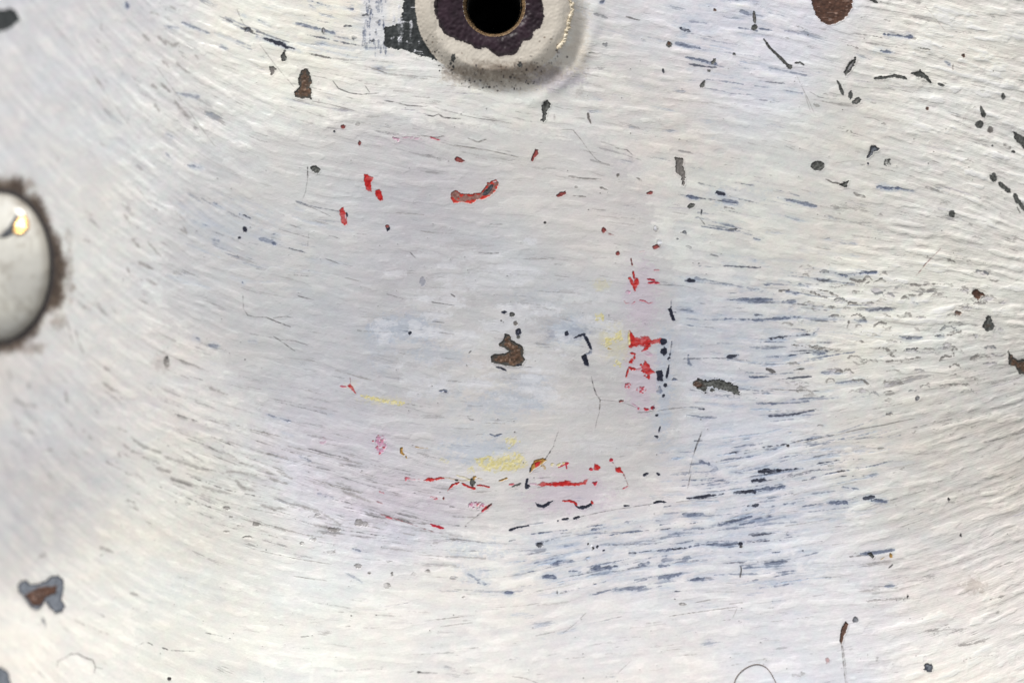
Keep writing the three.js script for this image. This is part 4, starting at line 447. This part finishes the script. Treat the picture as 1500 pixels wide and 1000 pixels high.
yel([[882, 498], [890, 490], [897, 496], [893, 506], [887, 507]], .34, 'pale yellow spot left of the red bar'); yel([[900, 487], [908, 486], [912, 494], [906, 499], [900, 496]], .4, undefined, { alpha: .8 }); line('yellow', [[921, 484], [921, 506]], 3, { speckle: .3, alpha: .9 }); yel([[896, 524], [905, 526], [910, 533], [900, 536]], .42, undefined, { alpha: .7 }); yel([[874, 461], [879, 456], [884, 463], [880, 470], [874, 468]], .4, undefined, { alpha: .7 }); stain('yellow', 881, 416, 10, 6, .4); stain('yellow', 900, 500, 16, 22, .35); stain('yellow', 915, 514, 6, 12, .3); stain('yellow', 885, 495, 8, 10, .3);
line('yellow', [[806, 680], [812, 680]], 5, { alpha: .6, speckle: .4 }); line('yellow', [[815, 681], [827, 677]], 4, { alpha: .8, speckle: .3 }); chip('ochre', [[585, 655], [590, 654], [589, 662], [593, 665], [591, 667], [586, 664]], { rag: .6, name: YELP, label: 'small ochre chip shaped like a hook' }); line('ochre', [[594, 667], [595, 671]], 2); line('ochre', [[608, 654], [615, 655], [628, 656]], [1.8, 1], { alpha: .8 }); chip('ochre', [[730, 704], [742, 698], [744, 700], [736, 703]], { rag: .6 }); line('yellow', [[668, 695], [690, 703]], 3, { alpha: .6 }); line('ochre', [[890, 510], [897, 511]], 1.6, { alpha: .7 });
for (const [x, y, r] of [[660, 93, 3.4], [704, 87, 0], [664, 98, 1.6]]) if (r) spot('primer', x, y, r * .6, r, {});
for (let n = 0; n < 46; n++) { const a = Math.PI * (.2 + .6 * hash(n, 31)), q = 104 + 26 * hash(n, 32); spot('crack', 728 + q * Math.cos(a), 8 + q * .98 * Math.sin(a), .8 + 1.4 * hash(n, 33) ** 2, .8 + hash(n, 34), { alpha: .4 + .5 * hash(n, 35), rag: .4 }); }

// ---- grime gathered round the rivet, with its contact shadow painted in
const RV = at(-3, 391), RR = 114;      // rivet centre and radius on the sheet
{
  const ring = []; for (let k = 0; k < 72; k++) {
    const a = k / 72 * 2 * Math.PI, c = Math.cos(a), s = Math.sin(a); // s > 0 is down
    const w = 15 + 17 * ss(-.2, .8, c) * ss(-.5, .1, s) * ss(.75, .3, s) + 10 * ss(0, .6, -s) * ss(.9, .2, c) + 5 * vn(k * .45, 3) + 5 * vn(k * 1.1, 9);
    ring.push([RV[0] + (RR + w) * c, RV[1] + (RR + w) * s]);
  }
  paint('soot', ring, (x, y) => sd(ring, x, y), { rag: 4, soft: 10, alpha: .9, name: 'grime_shadow_ring', label: 'brown grime caked round the rivet with a painted contact shadow', depth: 0 }, 8);
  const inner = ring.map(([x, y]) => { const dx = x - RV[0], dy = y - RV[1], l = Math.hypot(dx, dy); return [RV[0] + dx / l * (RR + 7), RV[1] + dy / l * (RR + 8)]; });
  paint('crack', inner, (x, y) => sd(inner, x, y), { rag: 1.5, soft: 6, alpha: 1, depth: 0 }, 8);  // dark contact shadow painted along the rivet edge
}
for (const [x, y, rx, ry, a] of [[10, 266, 18, 10, .5], [40, 272, 14, 10, .7], [98, 345, 8, 10, .35], [102, 400, 5, 40, .35], [85, 470, 14, 10, .5], [50, 510, 20, 8, .5], [20, 507, 26, 8, .6], [106, 420, 4, 4, .6]]) stain('grime', x, y, rx, ry, a);

// ---------------------------------------------------------------- maps -> textures and relief
// paint heaped up against the collar on the right, a hollow below it
for (let j = 0; j < TR; j++) for (let i = 0; i < TW; i++) {
  const x = S0 + i / K - CO[0], y = T0 + j / K - CO[1], r = Math.hypot(x, y); if (r > 190) continue;
  const a = Math.atan2(y, x), right = ss(1.5, .5, Math.abs(a - .2)), low = ss(.4, 1, Math.sin(a)), k = j * TW + i, foot = 121 + 20 * right - 6 * low;
  H[k] = H[k] * (r < 112 ? .5 : 1) + 21 * (1 - ss(92, foot, r)) + (r < 118 ? .8 * fbm(x * .06, y * .06) : 0) + 2.5 * right * Math.exp(-(((r - 150) / 10) ** 2)) * (1 + .4 * vn(x * .06, y * .06)) - 1.2 * low * Math.exp(-(((r - 122) / 7) ** 2));
}
const HL = blur(H, TW, TR, 2);
const colour = new Uint8Array(N * 4), bump = new Float32Array(N * 4), rough = new Uint8Array(N * 4);
const lin = (c) => { c = clamp(c / 255); return c <= 0.04045 ? c / 12.92 : Math.pow((c + 0.055) / 1.055, 2.4); }, srgb = (c) => 255 * (c <= 0.0031308 ? 12.92 * c : 1.055 * Math.pow(c, 1 / 2.4) - 0.055);
const LIGHT = 1.16, LUT = new Float32Array(2561); for (let i = 0; i < LUT.length; i++) LUT[i] = srgb(clamp(lin(i / 10) / LIGHT, 0, 0.82));
const tab = (c) => LUT[clamp(c, 0, 255) * 10 | 0];
for (let k = 0; k < N; k++) {
  colour[4 * k] = tab(R[k]); colour[4 * k + 1] = tab(G[k]); colour[4 * k + 2] = tab(B[k]); colour[4 * k + 3] = 255;
  bump[4 * k] = bump[4 * k + 1] = bump[4 * k + 2] = clamp(0.5 + (H[k] - HL[k]) / 12); bump[4 * k + 3] = 1;
}
function tex(data, type, isColour, w = TW, h = TR) {
  const t = new THREE.DataTexture(data, w, h, THREE.RGBAFormat, type);
  t.wrapS = t.wrapT = THREE.MirroredRepeatWrapping; t.magFilter = t.minFilter = THREE.LinearFilter; if (isColour) t.colorSpace = THREE.SRGBColorSpace; t.needsUpdate = true; return t;
}
const colourMap = tex(colour, THREE.UnsignedByteType, true), bumpMap = tex(bump, THREE.FloatType, false);
const paintMat = new THREE.MeshPhysicalMaterial({ map: colourMap, bumpMap, bumpScale: 12 * U, roughness: 0.36, specularIntensity: 0.8, clearcoat: 0.15, clearcoatRoughness: 0.3 });
const chipMat = new THREE.MeshPhysicalMaterial({ map: colourMap, bumpMap, bumpScale: 12 * U, roughness: 0.62, specularIntensity: 0.5 });

// ---------------------------------------------------------------- the panel: one coat of paint cut into the coat itself and every patch
const relief = (s, t) => {
  let x = (s - S0) * K, y = (t - T0) * K;
  if (x < 0 || y < 0 || x > TW - 1 || y > TR - 1) return 0;
  x = clamp(x, 0, TW - 1.001); y = clamp(y, 0, TR - 1.001);
  const i = x | 0, j = y | 0, u = x - i, v = y - j, o = j * TW + i;
  return (HL[o] * (1 - u) + HL[o + 1] * u) * (1 - v) + (HL[o + TW] * (1 - u) + HL[o + TW + 1] * u) * v;
};
const place = (s, t, h = 0, v = new THREE.Vector3()) => { const X = xOf(s); return v.set((X - 750) * U, (500 - t) * U, (zf(X, t) + h) * U); };
function rows(a, b, c, d, fine, coarse) { const o = []; for (let x = a; x < b; x += coarse) o.push(x); for (let x = b; x < c; x += fine) o.push(x); for (let x = c; x <= d; x += coarse) o.push(x); return o; }
const GS = rows(S0 - 400, S0 + 10, S0 + SW - 8, S0 + SW + 400, 2, 20), GT = rows(T0 - 340, T0 + 8, T0 + TH - 8, T0 + TH + 340, 2, 20);
const gw = GS.length, gh = GT.length, pos = new Float32Array(gw * gh * 3), nor = new Float32Array(gw * gh * 3), uvs = new Float32Array(gw * gh * 2);
for (let i = 0; i < gw; i++) {
  const X = xOf(GS[i]), z0 = zx(X);
  for (let j = 0; j < gh; j++) { const k = j * gw + i, t = GT[j]; pos[3 * k] = (X - 750) * U; pos[3 * k + 1] = (500 - t) * U; pos[3 * k + 2] = (z0 + zy(t) + relief(GS[i], t)) * U; uvs[2 * k] = (GS[i] - S0) / SW; uvs[2 * k + 1] = (t - T0) / TH; }
}
for (let j = 0; j < gh; j++) for (let i = 0; i < gw; i++) {
  const a = 3 * (j * gw + Math.max(0, i - 1)), b = 3 * (j * gw + Math.min(gw - 1, i + 1)), c = 3 * (Math.max(0, j - 1) * gw + i), d = 3 * (Math.min(gh - 1, j + 1) * gw + i);
  const ux = pos[b] - pos[a], uy = pos[b + 1] - pos[a + 1], uz = pos[b + 2] - pos[a + 2], vx = pos[c] - pos[d], vy = pos[c + 1] - pos[d + 1], vz = pos[c + 2] - pos[d + 2];
  let x = uy * vz - uz * vy, y = uz * vx - ux * vz, z = ux * vy - uy * vx; const l = Math.hypot(x, y, z), k = 3 * (j * gw + i); nor[k] = x / l; nor[k + 1] = y / l; nor[k + 2] = z / l;
}
// beyond the part with marks the coat goes on plain
const plainUv = new Float32Array(gw * gh * 2), fold = (v, a, b) => { const w = b - a, q = ((v - a) % (2 * w) + 2 * w) % (2 * w); return a + (q < w ? q : 2 * w - q); };
for (let j = 0; j < gh; j++) for (let i = 0; i < gw; i++) { const k = j * gw + i; plainUv[2 * k] = (fold(GS[i], 20, 220) - S0) / SW; plainUv[2 * k + 1] = (fold(GT[j], 90, 250) - T0) / TH; }
const margin = [], cells = Array.from({ length: parts.length + 1 }, () => []);
for (let j = 0; j < gh - 1; j++) for (let i = 0; i < gw - 1; i++) {
  const s = (GS[i] + GS[i + 1]) / 2, t = (GT[j] + GT[j + 1]) / 2;
  const hx = s - CO[0], hy = t - CO[1], hr = Math.hypot(hx, hy); if (hr < 60 || hr < 95 && hr < jag(Math.atan2(hy, hx)) - 2.5) continue;                           // the hole that the collar sits in
  if (s < S0 + 4 || t < T0 + 4 || s > S0 + SW - 4 || t > T0 + TH - 4) { margin.push(j * gw + i); continue; }
  const x = (s - S0) * K | 0, y = (t - T0) * K | 0, id = x >= 0 && y >= 0 && x < TW && y < TR ? lab[y * TW + x] : 0;
  cells[id].push(j * gw + i);
}
function cut(list, uvs_ = uvs) {
  const map = new Map(), P = [], Nn = [], V = [], I = [];
  const vert = (k) => { let n = map.get(k); if (n === undefined) { n = map.size; map.set(k, n); P.push(pos[3 * k], pos[3 * k + 1], pos[3 * k + 2]); Nn.push(nor[3 * k], nor[3 * k + 1], nor[3 * k + 2]); V.push(uvs_[2 * k], uvs_[2 * k + 1]); } return n; };
  for (const k of list) { const a = vert(k), b = vert(k + 1), c = vert(k + gw), d = vert(k + gw + 1); I.push(a, c, b, b, c, d); }
  const g = new THREE.BufferGeometry(); g.setAttribute('position', new THREE.BufferAttribute(new Float32Array(P), 3)); g.setAttribute('normal', new THREE.BufferAttribute(new Float32Array(Nn), 3)); g.setAttribute('uv', new THREE.BufferAttribute(new Float32Array(V), 2)); g.setIndex(new THREE.BufferAttribute(new Uint32Array(I), 1)); return g;
}
const used = {};
function named(o, name) { const n = used[name] = (used[name] ?? -1) + 1; o.name = n ? name + '_' + String(n).padStart(3, '0') : name; return o; }
function add(name, geometry, material, parent, label) { const m = named(new THREE.Mesh(geometry, material), name); m.castShadow = m.receiveShadow = true; if (label) m.userData.label = label; parent.add(m); return m; }
const panel = new THREE.Group(); panel.name = 'metal_panel'; scene.add(panel);
panel.userData = { label: 'curved metal panel with chipped, brush-painted white coat and a faded red and blue emblem', category: 'panel' };
add('paint_coat', cut(cells[0]), paintMat, panel); add('paint_coat', cut(margin, plainUv), paintMat, panel);
parts.forEach((p, i) => { if (cells[i + 1].length) add(p.name, cut(cells[i + 1]), chipMat, panel, p.label); });
{ // steel behind the coats
  const g = new THREE.PlaneGeometry(1, 1, 60, 40), a = g.attributes.position, v = new THREE.Vector3(), steel = new THREE.MeshStandardMaterial({ color: new THREE.Color().setRGB(0.12, 0.11, 0.1), roughness: 0.6, metalness: 0.6 });
  const s0 = GS[0], s1 = GS[gw - 1], t0 = GT[0], t1 = GT[gh - 1], keep = [];
  for (let i = 0; i < a.count; i++) { place(s0 + (a.getX(i) + .5) * (s1 - s0), t0 + (.5 - a.getY(i)) * (t1 - t0), -16, v); a.setXYZ(i, v.x, v.y, v.z); }
  for (let i = 0; i < g.index.count; i += 3) { const q = [0, 1, 2].map((n) => g.index.getX(i + n)); if (q.every((n) => Math.hypot(a.getX(n) / U + 750 - CO[0], 500 - a.getY(n) / U - CO[1]) > 100)) keep.push(...q); }
  g.setIndex(keep); g.computeVertexNormals(); add('steel_sheet', g, steel, panel);
}

// ---------------------------------------------------------------- rivet: a painted dome on the part that rolls away
function frame(s, t) { // a spot on the sheet with its own axes: x along, y up, z out
  const o = place(s, t), ex = place(s + 4, t).sub(o).normalize(), ey = place(s, t - 4).sub(o).normalize(), ez = ex.clone().cross(ey).normalize(); ey.copy(ez).cross(ex);
  return { o, m: new THREE.Matrix4().makeBasis(ex, ey, ez).setPosition(o) };
}
function lathe(profile, nt, bend, colourAt, t0 = 0, t1 = 2 * Math.PI) { // profile: [r, h] (or a function of the angle) rows in units
  const P = [], C = [], I = [], full = t1 - t0 > 6.28, w = nt + 1;
  const at0 = (k, a) => { const p = profile[k]; return typeof p === 'function' ? p(a) : p; };
  for (let k = 0; k < profile.length; k++) for (let n = 0; n <= nt; n++) {
    const a = t0 + (t1 - t0) * (full && n === nt ? 0 : n / nt), [r, h] = at0(k, a), q = r * Math.cos(a), y = r * Math.sin(a);
    P.push(q * U, y * U, (h + bend(q, y, r)) * U); if (colourAt) { const c = colourAt(q, y, r, a); C.push(lin(c[0]), lin(c[1]), lin(c[2])); }
  }
  for (let k = 0; k < profile.length - 1; k++) for (let n = 0; n < nt; n++) { const a = k * w + n, b = a + 1, c = a + w, d = c + 1; I.push(a, b, c, b, d, c); }
  const g = new THREE.BufferGeometry(); g.setAttribute('position', new THREE.Float32BufferAttribute(P, 3)); if (colourAt) g.setAttribute('color', new THREE.Float32BufferAttribute(C, 3)); g.setIndex(I); g.computeVertexNormals(); return g;
}
const domeH = (r) => 52 * Math.sqrt(Math.max(0, 1 - (r / RR) ** 2 * 0.9)) - 16, domeBend = (x, y) => 1.1 * fbm(x * .02, y * .02) + .35 * vn(x * .12 + 5, y * .09);
const rivet = new THREE.Group(); named(rivet, 'rivet'); panel.add(rivet); rivet.applyMatrix4(frame(...RV).m); rivet.userData.label = 'domed round rivet painted white, cut off by the left edge';
{
  const prof = [[RR - 4, -14], [RR - .5, -8], [RR, -2]]; for (let k = 0; k <= 46; k++) { const r = RR * Math.cos(k / 46 * Math.PI / 2) ** .9; prof.push([Math.max(.01, r * .998), domeH(r)]); }
  const g = lathe(prof, 160, domeBend, (x, y, r) => { const n = fbm(x * .03, y * .03), m = fbm(x * .09 + 8, y * .06), e = ss(RR - 12, RR, r), dk = ss(.0, .6, m) * .35 + .25 * ss(.1, .5, fbm(x * .02 + 30, y * .02)); return [mix(200 + 12 * n, 140, e * .6 + dk), mix(199 + 12 * n, 134, e * .6 + dk), mix(193 + 10 * n, 124, e * .6 + dk)]; });
  const dome = add('dome', g, new THREE.MeshPhysicalMaterial({ vertexColors: true, roughness: 0.34, clearcoat: 0.5, clearcoatRoughness: 0.22 }), rivet);
  const patch = (poly, h, m, name) => { // small piece lying on the dome
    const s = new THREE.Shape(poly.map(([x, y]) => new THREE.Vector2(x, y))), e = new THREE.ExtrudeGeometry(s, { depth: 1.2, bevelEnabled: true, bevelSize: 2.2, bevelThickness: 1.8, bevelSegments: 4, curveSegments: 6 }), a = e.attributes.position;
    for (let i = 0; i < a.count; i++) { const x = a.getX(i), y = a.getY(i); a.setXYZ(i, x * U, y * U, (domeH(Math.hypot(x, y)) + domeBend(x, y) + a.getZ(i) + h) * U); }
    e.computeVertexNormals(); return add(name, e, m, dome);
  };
  patch([[44, 52], [52, 59], [56, 70], [58, 78], [62, 74], [63, 64], [64, 56], [58, 50], [48, 46], [36, 45]], -1.4, new THREE.MeshStandardMaterial({ color: new THREE.Color().setRGB(.05, .055, .065), roughness: .4 }), 'paint_nick');
  patch([[63, 53], [62, 63], [66, 77], [71, 77], [78, 68], [81, 58], [76, 51], [69, 50]], .2, new THREE.MeshPhysicalMaterial({ color: new THREE.Color().setRGB(1, .62, .25), metalness: 1, roughness: .22 }), 'orange_glint');  // orange piece imitates a warm lamp reflected in the dome
}

// ---------------------------------------------------------------- collar: raised tube end, paint worn off round its mouth
const collar = new THREE.Group(); named(collar, 'tube_collar'); panel.add(collar); collar.userData.label = 'raised tube end with a black hole, cut off by the upper edge';
collar.applyMatrix4(frame(...CO).m);
const lump = (x, y, r) => .9 * fbm(x * .05, y * .05) + .35 * vn(x * .2, y * .2);
{
  const bare = []; for (let k = 0; k <= 40; k++) bare.push((a) => { const r = mix(96, 46, k / 40); return [r, 19.2 - 2 * ss(84, 96, r) - 3 * ss(56, 44, r)]; });
  const bareG = lathe(bare, 460, (x, y, r) => 1.2 * lump(x * 1.4, y * 1.4) + .4 * vn(x * .22, y * .22), (x, y, r, a) => { const n = fbm(x * .07, y * .07), m = vn(x * .35, y * .35), e = ss(6, 0, jag(-a) - r) * .5, low = ss(62, 80, -y); return [mix(46 + 14 * n + 6 * m, 44 + 8 * m, Math.max(e, low)), mix(33 + 10 * n + 6 * m, 44 + 8 * m, Math.max(e, low)), mix(42 + 12 * n + 6 * m, 44 + 8 * m, Math.max(e, low))]; });
  add('bare_ring', bareG, new THREE.MeshPhysicalMaterial({ vertexColors: true, roughness: .42, specularIntensity: .45 }), collar, 'dark purplish bare ring round the hole');
  const rim = []; for (let k = 0; k <= 8; k++) { const q = k / 8; rim.push((a) => [46 - 7 * q + .5 * vn(a * 30, 3 + q * 2), 16.2 - 13 * q * q - 2 * q + .5 * vn(a * 26, 8 + q * 3)]); }
  add('rim', lathe(rim, 300, () => 0, (x, y, r, a) => { const n = vn(a * 24, r * .6); return [116 + 34 * n, 94 + 30 * n, 68 + 22 * n]; }), new THREE.MeshStandardMaterial({ vertexColors: true, roughness: .6, metalness: .3 }), collar, 'thin brownish rim of the hole');
  const bore = lathe([[39.4, 10], [39, 4], [39, -300], [.1, -300]], 90, () => 0); add('bore', bore, new THREE.MeshStandardMaterial({ color: new THREE.Color().setRGB(.006, .006, .006), roughness: 1 }), collar);  // darkness of the deep hole is put into the wall colour
  // crust of old sealer in the corner on the right
  const pts = []; for (let k = 0; k <= 26; k++) { const a = .32 - k / 26 * .92; const q = 113 + 2.2 * vn(k * .7, 2); pts.push(new THREE.Vector3(q * Math.cos(a) * U, q * Math.sin(a) * U, (relief(CO[0] + q * Math.cos(a), CO[1] - q * Math.sin(a)) + .4 + vn(k * .5, 8)) * U)); }
  const tube = new THREE.TubeGeometry(new THREE.CatmullRomCurve3(pts), 160, 3 * U, 12), p = tube.attributes.position, nn = tube.attributes.normal, cc = [];
  for (let i = 0; i < p.count; i++) { const x = p.getX(i) / U, y = p.getY(i) / U, z = p.getZ(i) / U, d = 1.6 * vn(x * .3, y * .3 + z * .2) + 1.0 * vn(x * .8 + 3, y * .8 + z * .5); p.setXYZ(i, (x + nn.getX(i) * d) * U, (y + nn.getY(i) * d) * U, (z + nn.getZ(i) * d) * U); const n = vn(x * .25, y * .35); cc.push(lin(200 + 30 * n), lin(189 + 32 * n), lin(168 + 36 * n)); }
  tube.setAttribute('color', new THREE.Float32BufferAttribute(cc, 3)); tube.computeVertexNormals();
  add('sealer_bead', tube, new THREE.MeshStandardMaterial({ vertexColors: true, roughness: .7 }), collar, 'crumbly yellowish bead along the collar on its right');
}

// ---------------------------------------------------------------- a hair lying on the paint
{
  const p = [[1070, 1030], [1075, 1003], [1080, 990], [1090, 980], [1102, 974], [1112, 973], [1122, 977], [1129, 985], [1134, 994], [1140, 1008], [1150, 1035]].map(([x, y]) => { const [s, t] = at(x, y); return place(s, t, relief(s, t) + .7); });
  const o = p[5].clone(), g = new THREE.TubeGeometry(new THREE.CatmullRomCurve3(p.map((v) => v.sub(o))), 90, .62 * U, 6);
  const hair = add('hair', g, new THREE.MeshStandardMaterial({ color: new THREE.Color().setRGB(.16, .12, .1), roughness: .5 }), scene); hair.position.copy(o);
  hair.userData = { label: 'thin curved brown hair lying on the paint at the lower edge', category: 'hair' };
}
renderer.render(scene, camera);
